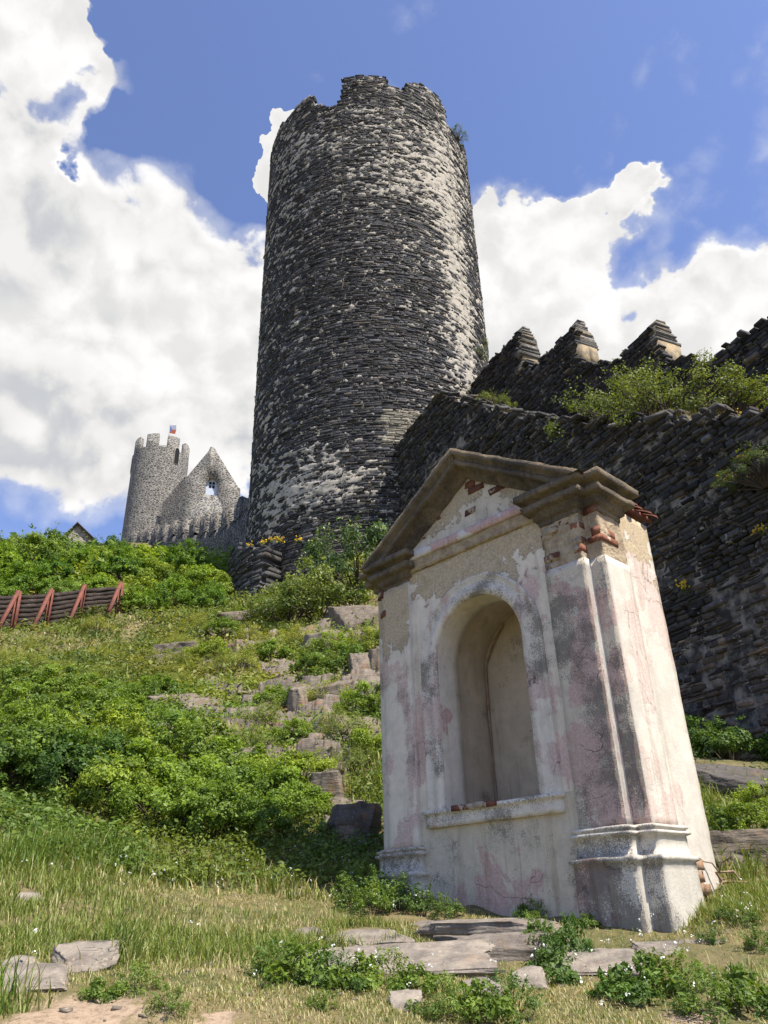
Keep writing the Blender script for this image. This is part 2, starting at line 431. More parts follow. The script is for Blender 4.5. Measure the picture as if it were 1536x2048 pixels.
STONE_F = np.array([(0, 1, 5, 4), (1, 2, 6, 5), (2, 3, 7, 6), (3, 0, 4, 7), (4, 5, 9, 8), (5, 6, 10, 9), (6, 7, 11, 10), (7, 4, 8, 11), (8, 9, 10, 11)])
def stone_verts(S, prot, depth, mapf, rg, gap=.008, jit=.22):
    n = len(S); a = S[:, 2:3] - gap; b = np.maximum(S[:, 3:4] - gap * .7, .012)
    ju = 1 + rg.uniform(-1, .1, (n, 4)) * np.minimum(jit * b / a * 1.6, .3); jv = 1 + rg.uniform(-1, .35, (n, 4)) * jit
    U = RING[None, :, 0] * a * ju; Vv = RING[None, :, 1] * b * jv + (rg.uniform(-.05, .05, (n, 1)) * RING[None, :, 0] * np.minimum(a, .25))
    bev = np.minimum(b * .38, .03)
    pj = prot[:, None] + rg.uniform(-.016, .016, (n, 4))
    u = np.concatenate([U, U, U * (1 - bev / a * 1.1)], 1) + S[:, 0:1]
    v = np.concatenate([Vv, Vv, Vv * (1 - bev / b * .75)], 1) + S[:, 1:2]
    d = np.concatenate([np.full((n, 4), -depth), pj - bev * .8, pj], 1)
    return mapf(u, v, d)               # (n,12,3)
def slate_cols(n, rg, base, var=.35, warm=.25):
    k = np.exp(rg.normal(0, var, (n, 1))); c = np.asarray(base)[None] * k
    wv = (rg.random((n, 1)) < warm) * rg.random((n, 1))
    c = c * (1 + wv * np.array([[.5, .25, -.05]]))
    return np.clip(c, .008, .5)
def place_stones(parent, P, C, mat, nmax=300, name='stone', visible=None):
    """the stones that show largest become parts of their own, the rest one joined part"""
    ctr = P[:, 8:12].mean(1); x, y, fw = project(ctr)
    ex = P[:, 9] - P[:, 8]; ey = P[:, 11] - P[:, 8]
    nrm = np.cross(ex, ey); los = ctr / np.linalg.norm(ctr, axis=1, keepdims=True)
    sc = np.abs((nrm * los).sum(1)) / (ctr ** 2).sum(1)
    ok = (x > 10) & (x < 1526) & (y > 10) & (y < 2038)
    ok &= ~((x > 735) & (y > 900 + np.abs(x - 900) * .3) & (x < 1300 + (y - 1040) * .2))          # behind the shrine
    if visible is not None: ok &= visible(x, y)
    sc = np.where(ok, sc, 0)
    top = np.argsort(-sc)[:nmax]; top = top[sc[top] > 0]
    rest = np.setdiff1d(np.arange(len(P)), top)
    inv = Matrix.Translation(-parent.location)
    for i in top:
        me = mesh(name, P[i], STONE_F, mat, np.repeat(C[i][None], 12, 0)); link(name, me, parent, inv)
    V = P[rest].reshape(-1, 3); F = (STONE_F[None] + (np.arange(len(rest)) * 12)[:, None, None]).reshape(-1, 4)
    o = obj('stonework', V, F, mat, parent, np.repeat(C[rest], 12, 0), world=True); o['kind'] = 'stuff'
    return o

# ------------------------------------------------------------------ round tower
def cyl_hit(px, py, Rr=TOWER_R):
    r = ray(px, py); h = math.hypot(r[0], r[1]); e = r[:2] / h
    bq = e @ TOWER_C; cq = TOWER_C @ TOWER_C - Rr * Rr; disc = max(bq * bq - cq, 0)
    d = bq - math.sqrt(disc); p = e * d; q = p - TOWER_C
    th = math.atan2(q[0], -q[1])                      # 0 faces the camera, + to the right
    return th, r[2] / h * d
rimpx = [(549, 282), (556, 262), (575, 235), (600, 205), (622, 188), (632, 212), (648, 216), (684, 203), (687, 156), (712, 152), (769, 151), (773, 172), (812, 178), (818, 167), (842, 168), (868, 186), (888, 212), (892, 245), (905, 262), (922, 292), (931, 300)]
rim = sorted(cyl_hit(*p) for p in rimpx)
rth = np.array([-math.pi, -2.2] + [q[0] for q in rim] + [2.2, math.pi]); rz = np.array([34.2, 34.4] + [q[1] for q in rim] + [34.2, 34.2])
def tower_top(th): return np.interp(th, rth, rz)
rg = np.random.default_rng(21)
T0 = 8.2
def tower_map(u, v, d):
    th = u / TOWER_R; r = TOWER_R + d
    return np.stack([TOWER_C[0] + np.sin(th) * r, TOWER_C[1] - np.cos(th) * r, v + 0 * u], -1)
tw = thing('round_tower', 'tall ruined round tower of dark slate with broken rim and white mortar patches', 'tower', (TOWER_C[0], TOWER_C[1], T0))
umax = 1.95 * TOWER_R
def keep_t(u, v): return (v < tower_top(u / TOWER_R) - .02 + .10 * np.sin(u * 37)) & (v > T0)
wave_t = lambda u, v: .10 * (fbm(p3(u, v), .5, 2, 9) - .5) * 2 + .05 * np.sin(u * .9 + v * .6)
S = lay_courses(-umax, umax, T0, 37.2, .055, .135, .20, .52, keep_t, rg, wave_t)
thS = S[:, 0] / TOWER_R
prot = rg.uniform(-.02, .030, len(S)) + (rg.random(len(S)) < .10) * rg.uniform(.01, .04, len(S))
PT = stone_verts(S, prot, .16, tower_map, rg)
CT = slate_cols(len(S), rg, (.057, .058, .062), .42, .4)
# paler tan stones beside the rampart
pth, pz = zip(*[cyl_hit(*p) for p in ((768, 818), (848, 818), (845, 890), (762, 888))])
pale_sel = (thS > min(pth)) & (thS < max(pth) + .15) & (S[:, 1] > min(pz)) & (S[:, 1] < max(pz) - .2)
CT[pale_sel] = np.array([.33, .30, .23]) * np.exp(rg.normal(0, .18, (pale_sel.sum(), 1)))
low = np.clip((11.8 - S[:, 1]) / 2.5, 0, 1)[:, None]
CT = CT * (1 + low * np.array([[1.0, .75, .5]]))
place_stones(tw, PT, CT, M_SLATE, 300, visible=lambda x, y: (y < 1180) & (x < 800 + (y < 790) * 200))
def mortar_level(th, z):
    """how far the lime mortar stands out of the joints, -1..1"""
    q = p3(np.sin(th) * 5.2, -np.cos(th) * 5.2, z)
    n = (fbm(q * np.array([1, 1, 1.3]), .7, 4, 31, .6) - .5) * 1.1 + (fbm(q * np.array([1, 1, 1.4]), 4.0, 4, 37, .7) - .5) * 4.2
    b = -.29 + 0 * th
    for (px, py, ax, ay, s) in ((640, 950, .42, 1.6, .72), (560, 1000, .3, 1.6, .45), (590, 300, .35, 3.2, .30), (800, 330, .6, 3.0, .36), (905, 500, .20, 9, .42), (930, 680, .16, 8, .65), (880, 330, .3, 3.5, .38), (700, 700, .55, 4.0, -.22), (690, 480, .5, 3.5, -.12), (700, 860, .4, 1.2, -.35), (660, 1080, .6, 1.3, -.55), (555, 650, .25, 7, .12)):
        t0, z0 = cyl_hit(px, py); b = b + s * np.exp(-((th - t0) / ax) ** 2 - ((z - z0) / ay) ** 2)
    b = b + .3 * np.clip((th - 1.05) / .4, 0, 1) + .15 * np.clip((-th - 1.0) / .4, 0, 1)
    return n + b
nu, nv = 330, 470
th = np.linspace(-1.95, 1.95, nu)[:, None]; sv = np.linspace(0, 1, nv)[None, :]
zz = T0 + (tower_top(th) - .05 - T0) * sv; TH = th + 0 * zz
lev = mortar_level(TH, zz)
dd = -.062 + .088 * np.clip(lev * 1.5 + .42, 0, 1) + (fbm(p3(TH * 5.2, zz), 9, 2, 5) - .5) * .018
MV = tower_map(TH * TOWER_R, zz, dd)
mb = MB(); mb.add(MV.reshape(-1, 3), grid_faces(nu, nv))
# wall head, inside face and the far side of the drum
th2 = np.linspace(-math.pi, math.pi, 260); zt = tower_top(th2) - .06
ring = lambda r, z: np.stack([TOWER_C[0] + np.sin(th2) * r, TOWER_C[1] - np.cos(th2) * r, z], -1)
prof = np.stack([ring(TOWER_R - .07, np.full(260, T0)), ring(TOWER_R - .07, zt), ring(TOWER_R - .7, zt + .12 * np.sin(th2 * 23)), ring(TOWER_R - 1.5, zt - .1), ring(TOWER_R - 1.5, np.full(260, 29.))], 1)
mb.add(prof.reshape(-1, 3), grid_faces(260, 5))
mb.build('mortar_core', M_MORTAR, tw, world=True)
# loose stones on the ragged rim
for k in range(90):
    a = rg.uniform(-1.6, 1.6); z = tower_top(a) - .04; r = TOWER_R - rg.uniform(.1, 1.1)
    l, h, d_ = rg.uniform(.12, .3), rg.uniform(.04, .09), rg.uniform(.1, .2)
    e = np.array([math.cos(a), math.sin(a), 0]); nn = np.array([math.sin(a), -math.cos(a), 0]); c0 = np.array([TOWER_C[0], TOWER_C[1], z]) + nn * r
    V = [c0 + e * sx * l * rg.uniform(.7, 1) + nn * sy * d_ * rg.uniform(.7, 1) + np.array([0, 0, sz * h * rg.uniform(.6, 1)]) for sz in (-1, 1) for sx, sy in ((-1, -1), (1, -1), (1, 1), (-1, 1))]
    obj('rim_stone', V, [[(0, 3, 2, 1), (4, 5, 6, 7), (0, 1, 5, 4), (1, 2, 6, 5), (2, 3, 7, 6), (3, 0, 4, 7)]], M_SLATE, tw, np.repeat(slate_cols(1, rg, (.05, .052, .058)), 8, 0), world=True)

# ------------------------------------------------------------------ battered footing ring at the tower foot
ft = thing('tower_footing', 'curved battered footing of dark stacked slate at the foot of the round tower', 'stone footing', (TOWER_C[0] - 4, TOWER_C[1] - 3.5, 9.))
FT_R = 5.75
def ft_top(th): return np.interp(th, [-1.6, -1.25, -.95, -.72, -.66], [12.5, 12.3, 11.7, 11.1, 10.6])
def ft_map(u, v, d):
    th = u / FT_R; r = FT_R + d + np.clip(12 - v, 0, 4) * .16
    return np.stack([TOWER_C[0] + np.sin(th) * r, TOWER_C[1] - np.cos(th) * r, v + 0 * u], -1)
S = lay_courses(-2.4 * FT_R, -.70 * FT_R, 7.6, 12.6, .07, .2, .25, .75, lambda u, v: v < ft_top(u / FT_R), rg, wave_t)
PF = stone_verts(S, rg.uniform(-.02, .07, len(S)), .2, ft_map, rg)
place_stones(ft, PF, slate_cols(len(S), rg, (.060, .060, .060), .35, .3), M_WALLSTONE, 150, visible=lambda x, y: x < 540)
thf = np.linspace(-2.4, -.69, 60); mb = MB()
prof = np.stack([ft_map(thf * FT_R, np.full(60, 7.), np.full(60, -.07)), ft_map(thf * FT_R, ft_top(thf) - .05, np.full(60, -.07)), ft_map(thf * FT_R, ft_top(thf) + .15, np.full(60, -.9))], 1)
mb.add(prof.reshape(-1, 3), grid_faces(60, 3))
mb.build('mortar_core', M_MORTARW, ft, world=True)

z = 7.6; rr_ = np.random.default_rng(8)          # squared end of the footing
while z < 10.95:
    h = rr_.uniform(.10, .2); th_e = -.70 + rr_.uniform(0, .02); d0 = rr_.uniform(-.03, .05); V = []
    for zz_ in (z, z + h - .01):
        for th_, dd_ in ((th_e - .07, d0), (th_e + .01, d0), (th_e + .01 + rr_.uniform(-.01, .01), -1.1), (th_e - .07, -1.1)): V.append(ft_map(np.array([th_ * FT_R]), np.array([zz_]), np.array([dd_]))[0])
    obj('end_stone', V, [[(0, 3, 2, 1), (4, 5, 6, 7), (0, 1, 5, 4), (1, 2, 6, 5), (2, 3, 7, 6), (3, 0, 4, 7)]], M_WALLSTONE, ft, np.repeat(slate_cols(1, rr_, (.062, .06, .057)), 8, 0), world=True); z += h
# ------------------------------------------------------------------ ramparts (t runs from the tower towards the camera side)
def wall_xy(t, off): return WP0[0] + WD[0] * t + WN[0] * off, WP0[1] + WD[1] * t + WN[1] * off
def az_t(px, py, off0=0.):
    """parameter t and height where a line of sight meets the wall face"""
    r = ray(px, py); p0 = WP0 + WN * off0
    # p0 + WD t = s*(rx, ry)
    A = np.array([[r[0], -WD[0]], [r[1], -WD[1]]]); s, t_ = np.linalg.solve(A, p0); return t_, r[2] * s
def make_wall(name, label, cat, off, topf, basef, t0, t1, zlo, zhi, hr, lr, mat, mcol, nmax, thick, rg, gap_levels, vis=None, colf=None, capmat=None):
    mp = lambda u, v, d: np.stack([wall_xy(u, off + d)[0], wall_xy(u, off + d)[1], v + 0 * u], -1)
    cx, cy = wall_xy((t0 + t1) / 2, off)
    root = thing(name, label, cat, (cx, cy, basef((t0 + t1) / 2)))
    S = lay_courses(t0, t1, zlo, zhi, *hr, *lr, lambda u, v: (v < topf(u)) & (v > basef(u) - .3), rg, lambda u, v: .12 * (fbm(p3(u, v), .5, 2, 5) - .5) * 2)
    ntop = np.clip((S[:, 1] - topf(S[:, 0]) + .45) / .45, 0, 1)
    prot = rg.uniform(-.02, .05, len(S)) + (rg.random(len(S)) < .15) * rg.uniform(.02, .07, len(S)) + ntop * rg.uniform(0, .09, len(S))
    P = stone_verts(S, prot, .22, mp, rg, .008, .42)
    C = slate_cols(len(S), rg, mcol, .46, .5)
    if colf is not None: C = C * colf(S[:, 0], S[:, 1])[:, None] if np.ndim(colf(S[:, 0], S[:, 1])) == 1 else C * colf(S[:, 0], S[:, 1])
    place_stones(root, P, C, mat, nmax, visible=vis)
    nt, nz = int((t1 - t0) / .09), 90
    tt = np.linspace(t0, t1, nt)[:, None]; s = np.linspace(0, 1, nz)[None]
    zb = basef(tt) - .6; zt_ = topf(tt) - .10; Z = zb + (zt_ - zb) * s; TT = tt + 0 * Z
    lev = (fbm(p3(TT, Z * 1.5, off), .9, 5, 51, .6) - .5) * 2.6 + (fbm(p3(TT, Z * 1.7, off), 5, 3, 3) - .5) + gap_levels(TT, Z)
    dd = -.10 + .115 * np.clip(lev * 1.3 + .35, 0, 1) + (fbm(p3(TT, Z), 9, 2, 5) - .5) * .02
    mb = MB(); mb.add(mp(TT, Z, dd).reshape(-1, 3), grid_faces(nt, nz))
    mb.build('mortar_core', M_MORTARW, root, world=True)
    # wall head and rear face, stone by stone along the top
    mb = MB(); tv = tt[:, 0]
    prof = np.stack([mp(tv, topf(tv) - .10, np.full(nt, -.05)), mp(tv, topf(tv) - .04, np.full(nt, -.3)), mp(tv, topf(tv) - .04, np.full(nt, -thick)), mp(tv, basef(tv) - .6, np.full(nt, -thick))], 1)
    mb.add(prof.reshape(-1, 3), grid_faces(nt, 4)); mb.build('wall_head', capmat or M_MORTARW, root, world=True)
    return root, mp
rg = np.random.default_rng(5)
# lower rampart: level by the tower, then stepping down beside the shrine
lt = np.array([az_t(*p) for p in ((880, 790), (940, 808), (1000, 822), (1075, 838), (1150, 850), (1250, 838), (1340, 826), (1430, 826), (1536, 830))])
lt_t = np.concatenate([[-3], lt[:, 0], [lt[-1, 0] + 8]]); lt_z = np.concatenate([[lt[0, 1] + .05], lt[:, 1], [lt[-1, 1] - 3.0]])
def low_top(t):
    z = np.interp(t, lt_t, lt_z)
    st = .42; ph = np.floor(np.asarray(t) / st)           # stepped, saw-toothed head
    saw = (np.asarray(t) / st - ph)
    return z + np.where(np.asarray(t) > lt_t[1], (saw - .55) * .24, 0) + (fbm(p3(np.asarray(t), 0 * np.asarray(t)), 2.3, 2, 8) - .5) * .25
def low_base(t): 
    x, y = wall_xy(np.asarray(t, float), 0); return height(x, y, False) - .25
brown = lambda u, v: 1 + np.clip((5.2 - v + .6 * np.sin(u)) / 2.5, 0, 1)[:, None] * np.array([[1.3, .85, .5]])
lo_wall, lo_map = make_wall('rampart_wall', 'dark slate rampart wall with saw-toothed top rising behind the plaster shrine', 'rampart', 0., low_top, low_base, -1.2, lt[-1, 0] + 7, .2, 15.2,
    (.045, .14), (.11, .40), M_WALLSTONE, (.052, .050, .048), 300, 1.0, rg, lambda t, z: .02 + .6 * np.clip((7.0 - z) / 4, 0, 1), colf=brown)
# head stones lying along the top, ragged
for k in range(150):
    t_ = rg.uniform(0, lt[-1, 0] + .5); x, y = wall_xy(t_, rg.uniform(-.8, .02)); z = low_top(t_) - rg.uniform(0, .06)
    L, Wd, h = rg.uniform(.14, .34), rg.uniform(.1, .22), rg.uniform(.02, .05); aa = rg.uniform(-.5, .5)
    e = np.array([WD[0] * math.cos(aa) + WN[0] * math.sin(aa), WD[1] * math.cos(aa) + WN[1] * math.sin(aa), rg.uniform(-.25, .05)]); nn = np.array([-e[1], e[0], 0])
    V = [np.array([x, y, z]) + e * sx * L * rg.uniform(.7, 1) + nn * sy * Wd * rg.uniform(.6, 1) + np.array([0, 0, sz * h]) for sz in (-1, 1) for sx, sy in ((-1, -1), (1, -1), (1, 1), (-1, 1))]
    obj('coping_stone', V, [[(0, 3, 2, 1), (4, 5, 6, 7), (0, 1, 5, 4), (1, 2, 6, 5), (2, 3, 7, 6), (3, 0, 4, 7)]], M_WALLSTONE, lo_wall, np.repeat(slate_cols(1, rg, (.075, .07, .062)), 8, 0), world=True)

# upper rampart: three tall stepped merlons, then a long level length
UO = -3.5
A1, zA = az_t(1034, 652, UO); B1, zB = az_t(1142, 640, UO); C1, zC = az_t(1300, 638, UO); Dn, zD = az_t(1418, 722, UO)
gA = az_t(1052, 722, UO)[1]; g2 = az_t(1190, 716, UO)[1]; g3 = az_t(1370, 722, UO)[1]; gB = az_t(1168, 716, UO)[1]
t_b0 = A1 + .30; t_c0 = az_t(1215, 722, UO)[0]
UP_SEG = [(-2, A1, zA - .25), (A1, A1 + .34, gA), (t_b0, B1, zB - .3), (B1, t_c0, gB), (t_c0, C1, zC - .3), (C1, Dn, g3), (Dn, 30, zD)]
def up_top(t):
    t = np.asarray(t, float); z = np.full(t.shape, zD)
    for a, b_, zz_ in UP_SEG: z = np.where((t >= a) & (t < b_), zz_, z)
    z = np.where((t >= B1) & (t < t_c0), gB + (g2 - .35 - gB) * (t - B1) / (t_c0 - B1), z)
    z = np.where((t >= C1) & (t < Dn), np.interp(t, [C1, Dn], [g3 + .7, zD]), z)
    return z + (fbm(p3(t, 0 * t), 2.1, 2, 18) - .5) * .16
def up_base(t): return np.interp(t, lt_t, lt_z) - .9
up_wall, up_map = make_wall('upper_rampart', 'dark upper rampart with three tall stepped merlons against the clouds', 'rampart', UO, up_top, up_base, -.9, lt[-1, 0] + 5, 4., 19.2,
    (.045, .14), (.12, .42), M_WALLSTONE, (.043, .043, .045), 300, .85, rg, lambda t, z: -.4 + 0 * t)
# merlon end faces of tan dressed stone with slate caps
M_TAN = plain_mat('tan_sandstone', (.33, .25, .14), (.14, .12, .09), 4.5, .9, .5, dist=.02)
def end_face(te, zbot, ztop, name):
    r = np.random.default_rng(int(te * 100)); z = zbot; k_ = end_face.k; end_face.k += 1
    m0 = thing(name, {0: 'slate capped merlon end with tan quoins, next to the round tower', 1: 'slate capped merlon end with two upright tan blocks', 2: 'broad merlon end with one large tan block, farthest from the tower'}[k_], 'merlon', (*wall_xy(te, UO - .4), zbot), group='merlon ends on the upper rampart')
    zt_ = zbot + (ztop - zbot) * (.30, .42, .52)[k_]; tan_h = [(.45,), (99.,), (99.,)][k_]
    BF = [[(0, 1, 2, 3), (7, 6, 5, 4), (4, 5, 1, 0), (5, 6, 2, 1), (6, 7, 3, 2), (7, 4, 0, 3)]]
    while z < ztop:
        tan = (z < zt_) and not (k_ == 0 and z < zbot + .5 * (zt_ - zbot)); h = min(tan_h[0], zt_ - z + .02) if tan else r.uniform(.05, .10)
        e = [-.80, -.42, -.03] if (tan and k_ == 1) else [-.80, -.03] if tan else [-.86 - r.uniform(0, .05), .03 + r.uniform(0, .08)]
        k = max(0., (z - zt_) / (ztop - zt_ + 1e-6)) ** 1.1; pr = r.uniform(.03, .10)
        for i in range(len(e) - 1):
            a0, a1 = e[i] + .008 + k * .34, e[i + 1] - .008 - k * .34; V = []
            for zz_ in (z, z + h - .012):
                for tt_, oo in ((te - .35, a0), (te + pr - k * .1, a0), (te + pr - k * .1, a1), (te - .35, a1)):
                    x, y = wall_xy(tt_ + r.uniform(-.02, .02), UO + oo + r.uniform(-.02, .02)); V.append((x, y, zz_ + r.uniform(-.008, .008)))
            obj('quoin_block' if tan else 'cap_slate', V, BF, M_TAN if tan else M_WALLSTONE, m0, np.repeat(slate_cols(1, r, (.15, .14, .12)), 8, 0), world=True)
        z += h
end_face.k = 0
end_face(A1, gA - .2, zA + .12, 'merlon'); end_face(B1, gB - .1, zB + .12, 'merlon'); end_face(C1, g3 + .3, zC + .12, 'merlon')
# terrace between the two ramparts
tt = np.linspace(-1, lt[-1, 0] + 6, 90); oo = np.linspace(-.55, UO + .1, 16)
TT, OO = np.meshgrid(tt, oo, indexing='ij'); X, Y = wall_xy(TT, OO)
Z = np.interp(TT, lt_t, lt_z) - .10 + .12 * (fbm(p3(X, Y), 2, 3, 4) - .5) + (OO < -2.5) * .1
tag(obj('terrace_ground', np.stack([X, Y, Z], -1), grid_faces(90, 16), M_GROUND, smooth=True), kind='structure')

# ================================================================== plaster shrine
W_, PA, PP, S1, S2, PB, S3, DP = 2.2, .3567, .03, .080, .1269, .345, .0746, 1.0
TH_ = R(44.08); UD = np.array([math.sin(TH_), -math.cos(TH_), 0]); VD = np.array([math.cos(TH_), math.sin(TH_), 0])
SO = np.array([1.481, 5.239, -.159]) - UD * W_
shr = thing('wayside_shrine', 'weathered plaster wayside shrine with empty arched niche and broken pediment', 'shrine', tuple(SO), math.atan2(UD[1], UD[0]))
UC, RO, RI, WSP, HST, HSB = 1.10, .6315, .4567, 2.034, .862, .734
OC, HCT, HAP = .117, 3.126, 3.894
def shrine_hit(px, py, v=0.):
    r = ray(px, py); n = VD; s = (SO @ n + v) / (r @ n); p = r * s - SO
    return float(p @ UD), float(p[2])

def plaster_mat(name, pink=.4, grime=.4, bare=0., bare_w=9., white=(.66, .60, .50), base=(.56, .45, .30), pinkc=(.43, .28, .245), streak=.5, grimec=(.135, .122, .102)):
    m, t, b, co, _ = new_mat(name)
    x, y, z = t.xyz(co)
    big = t.noise(co, 1.7, 6, .62, .3); mid = t.noise(co, 5.5, 7, .68, .4); fine = t.noise(co, 55, 5, .7); speck = t.noise(co, 130, 3, .6)
    st = t.noise(t.mapping(co, (9, 9, .8)), 1.3, 5, .6)
    c = t.mix(t.smooth(mid, .3, .7), white, tuple(k * .80 for k in white))
    # faded pink limewash left in sheets
    pk = t.smooth(t.math('ADD', t.math('MULTIPLY', big, .90), t.math('MULTIPLY', st, .20)), .68 - .22 * pink, .715 - .22 * pink)
    c = t.mix(t.math('MULTIPLY', pk, .85), c, t.mix(t.smooth(fine, .35, .65), pinkc, tuple(k * 1.35 for k in pinkc)))
    # soot and lichen speckle
    gr = t.math('ADD', t.math('MULTIPLY', t.noise(t.vmath('ADD', co, (7.3, 1.1, 2.2)), 2.2, 7, .7), .7), t.math('MULTIPLY', speck, .38))
    c = t.mix(t.smooth(gr, .65 - .22 * grime, .74 - .22 * grime, 0, .80), c, grimec)
    c = t.mix(t.smooth(st, .52, .68, 0, .55 * streak), c, t.mix(1.0, c, (.62, .57, .50), 'MULTIPLY'))
    # run-off marks, narrow and ragged
    dr = t.math('MULTIPLY', t.smooth(t.noise(t.mapping(co, (26, 26, 1.0)), 1.2, 6, .65), .55, .66), t.smooth(big, .42, .58))
    c = t.mix(t.math('MULTIPLY', dr, .6 * streak), c, (.30, .235, .16))
    ck = t.new('ShaderNodeTexVoronoi', feature='DISTANCE_TO_EDGE'); t.put(ck.inputs['Vector'], t.vmath('ADD', co, t.vmath('SCALE', t.vmath('SUBTRACT', t.new('ShaderNodeTexNoise').outputs[1], (.5, .5, .5)), scale=0.))); ck.inputs['Scale'].default_value = 2.1
    wn_ = t.new('ShaderNodeTexNoise'); t.put(wn_.inputs['Vector'], co); wn_.inputs['Scale'].default_value = 6; wn_.inputs['Detail'].default_value = 5
    t.put(ck.inputs['Vector'], t.vmath('ADD', co, t.vmath('SCALE', wn_.outputs[1], scale=.22)))
    crack = t.math('MULTIPLY', t.smooth(ck.outputs[0], .006, .001), t.smooth(big, .54, .62))
    # coat gone: beige undercoat with sharp torn edge
    fall = t.math('ADD', t.math('MULTIPLY', t.math('SUBTRACT', z, bare_w), 2.6), t.math('MULTIPLY', t.math('SUBTRACT', big, .5), 3.2))
    fall = t.math('ADD', fall, t.math('MULTIPLY', t.math('SUBTRACT', mid, .5), 2.0))
    fall = t.math('MAXIMUM', t.smooth(fall, -.03, .03), t.smooth(mid, .735 - .22 * bare, .75 - .22 * bare))
    un = t.mix(t.smooth(fine, .35, .68), base, tuple(k * .62 for k in base)); un = t.mix(t.smooth(mid, .5, .7, 0, .6), un, tuple(k * .55 for k in base))
    c = t.mix(fall, c, un)
    c = t.mix(t.math('MULTIPLY', crack, .55), c, (.12, .10, .08))
    c = t.mix(t.smooth(speck, .60, .75, 0, .35), c, t.mix(1.0, c, (.45, .43, .40), 'MULTIPLY'))
    t.put(b.inputs['Base Color'], c); b.inputs['Roughness'].default_value = .93; b.inputs['Specular IOR Level'].default_value = .12
    hgt = t.math('SUBTRACT', t.math('ADD', t.math('MULTIPLY', mid, .5), t.math('ADD', t.math('MULTIPLY', fine, .30), t.math('MULTIPLY', speck, .12))), t.math('ADD', t.math('MULTIPLY', fall, .8), t.math('MULTIPLY', crack, .8)))
    hgt = t.math('ADD', hgt, t.math('MULTIPLY', pk, .12))
    t.put(b.inputs['Normal'], t.bump(hgt, .85, .014))
    return m
P_PANEL = plaster_mat('plaster_panel', .62, .20, .12, 2.58, streak=.7, white=(.76, .67, .535), pinkc=(.49, .355, .31))  # white raised to brighten the shaded front, standing in for fill light
P_LOW = plaster_mat('plaster_dado', .36, .48, .12, streak=.9, white=(.62, .54, .41), pinkc=(.42, .285, .24))
P_PILR = plaster_mat('plaster_sooty', .62, .66, .0, 2.52, pinkc=(.41, .285, .245), white=(.64, .56, .44))
P_PILL = plaster_mat('plaster_left', .55, .28, .14, 2.30, white=(.73, .645, .52), pinkc=(.47, .345, .295))
P_SIDE = plaster_mat('plaster_side', .46, .05, .14, 2.72, white=(.66, .61, .52), streak=.6, pinkc=(.50, .40, .345))  # white held lower than the front panel to tame direct sun
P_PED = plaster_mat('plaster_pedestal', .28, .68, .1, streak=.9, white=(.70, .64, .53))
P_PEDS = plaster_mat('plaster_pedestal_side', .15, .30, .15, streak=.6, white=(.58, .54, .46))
P_ARCH = plaster_mat('plaster_archivolt', .5, .55, .08, white=(.72, .65, .54), pinkc=(.46, .345, .30))
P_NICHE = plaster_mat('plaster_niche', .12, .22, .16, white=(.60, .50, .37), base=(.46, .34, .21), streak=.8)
P_REV = plaster_mat('plaster_reveal', .18, .12, .06, streak=.5, white=(.74, .66, .54))
P_TYMP = plaster_mat('plaster_tympanum', .05, .25, .40, 3.35, base=(.56, .46, .32), white=(.66, .59, .47), streak=.7)
def cornice_mat():
    m, t, b, co, _ = new_mat('sandstone_cornice')
    n1 = t.noise(co, 3, 6, .65, .5); n2 = t.noise(co, 20, 6, .7); n3 = t.noise(t.mapping(co, (1, 1, 1.5)), 2.6, 5, .6)
    c = t.mix(t.smooth(n1, .30, .68), (.27, .21, .135), (.135, .108, .076))
    c = t.mix(t.smooth(n3, .46, .66, 0, .7), c, (.060, .054, .047)); c = t.mix(t.smooth(n2, .6, .75, 0, .5), c, (.34, .28, .19))
    n4 = t.noise(co, 70, 5, .7); n5 = t.noise(t.mapping(co, (14, 14, 1.2)), 1.4, 5, .65)
    c = t.mix(t.smooth(n5, .52, .66, 0, .5), c, (.055, .050, .043)); c = t.mix(t.smooth(n4, .52, .70, 0, .6), c, t.mix(1.0, c, (.45, .43, .40), 'MULTIPLY')); c = t.mix(t.smooth(n4, .46, .30, 0, .45), c, (.30, .255, .19))
    t.put(b.inputs['Base Color'], c); t.put(b.inputs['Normal'], t.bump(t.math('ADD', t.math('ADD', n2, n1), t.math('MULTIPLY', n4, .4)), 1.0, .03)); return m
M_CORN = cornice_mat()
M_BAND = plaster_mat('plaster_band', .5, .15, .02, white=(.66, .62, .58))
M_BRK = stone_mat('brick_face', 1.0, (.42, .34, .24), bd=.007)
M_RENDER = plain_mat('old_render', (.46, .37, .25), (.27, .20, .13), 9, .95, 1.0, dist=.03)
M_TILE = plain_mat('red_roof_tile', (.22, .075, .05), (.12, .05, .038), 11, .8, .4)

def offset_poly(P, o):
    P = np.asarray(P, float); n = len(P); out = []
    for i in range(n):
        d0 = P[i] - P[i - 1]; d1 = P[(i + 1) % n] - P[i]
        n0 = np.array([d0[1], -d0[0]]) / np.linalg.norm(d0); n1 = np.array([d1[1], -d1[0]]) / np.linalg.norm(d1)
        out.append(P[i] + o * (n0 + n1))
    return np.array(out)
def sub_ring(P, ref, st):
    out = []
    for i in range(len(P)):
        k = max(1, int(np.linalg.norm(ref[(i + 1) % len(P)] - ref[i]) / st))
        for j in range(k): out.append(P[i] + (P[(i + 1) % len(P)] - P[i]) * j / k)
    return np.array(out)
def weather(V, amp=.005, sc=6, seed=0):
    V = np.asarray(V, float)
    o = np.stack([fbm(V + 3.1 * k, sc, 3, seed + k) - .5 for k in range(3)], -1) * 2 * amp
    o2 = np.stack([fbm(V + 5.7 * k, sc * 4, 2, seed + 9 + k) - .5 for k in range(3)], -1) * amp
    return V + o + o2
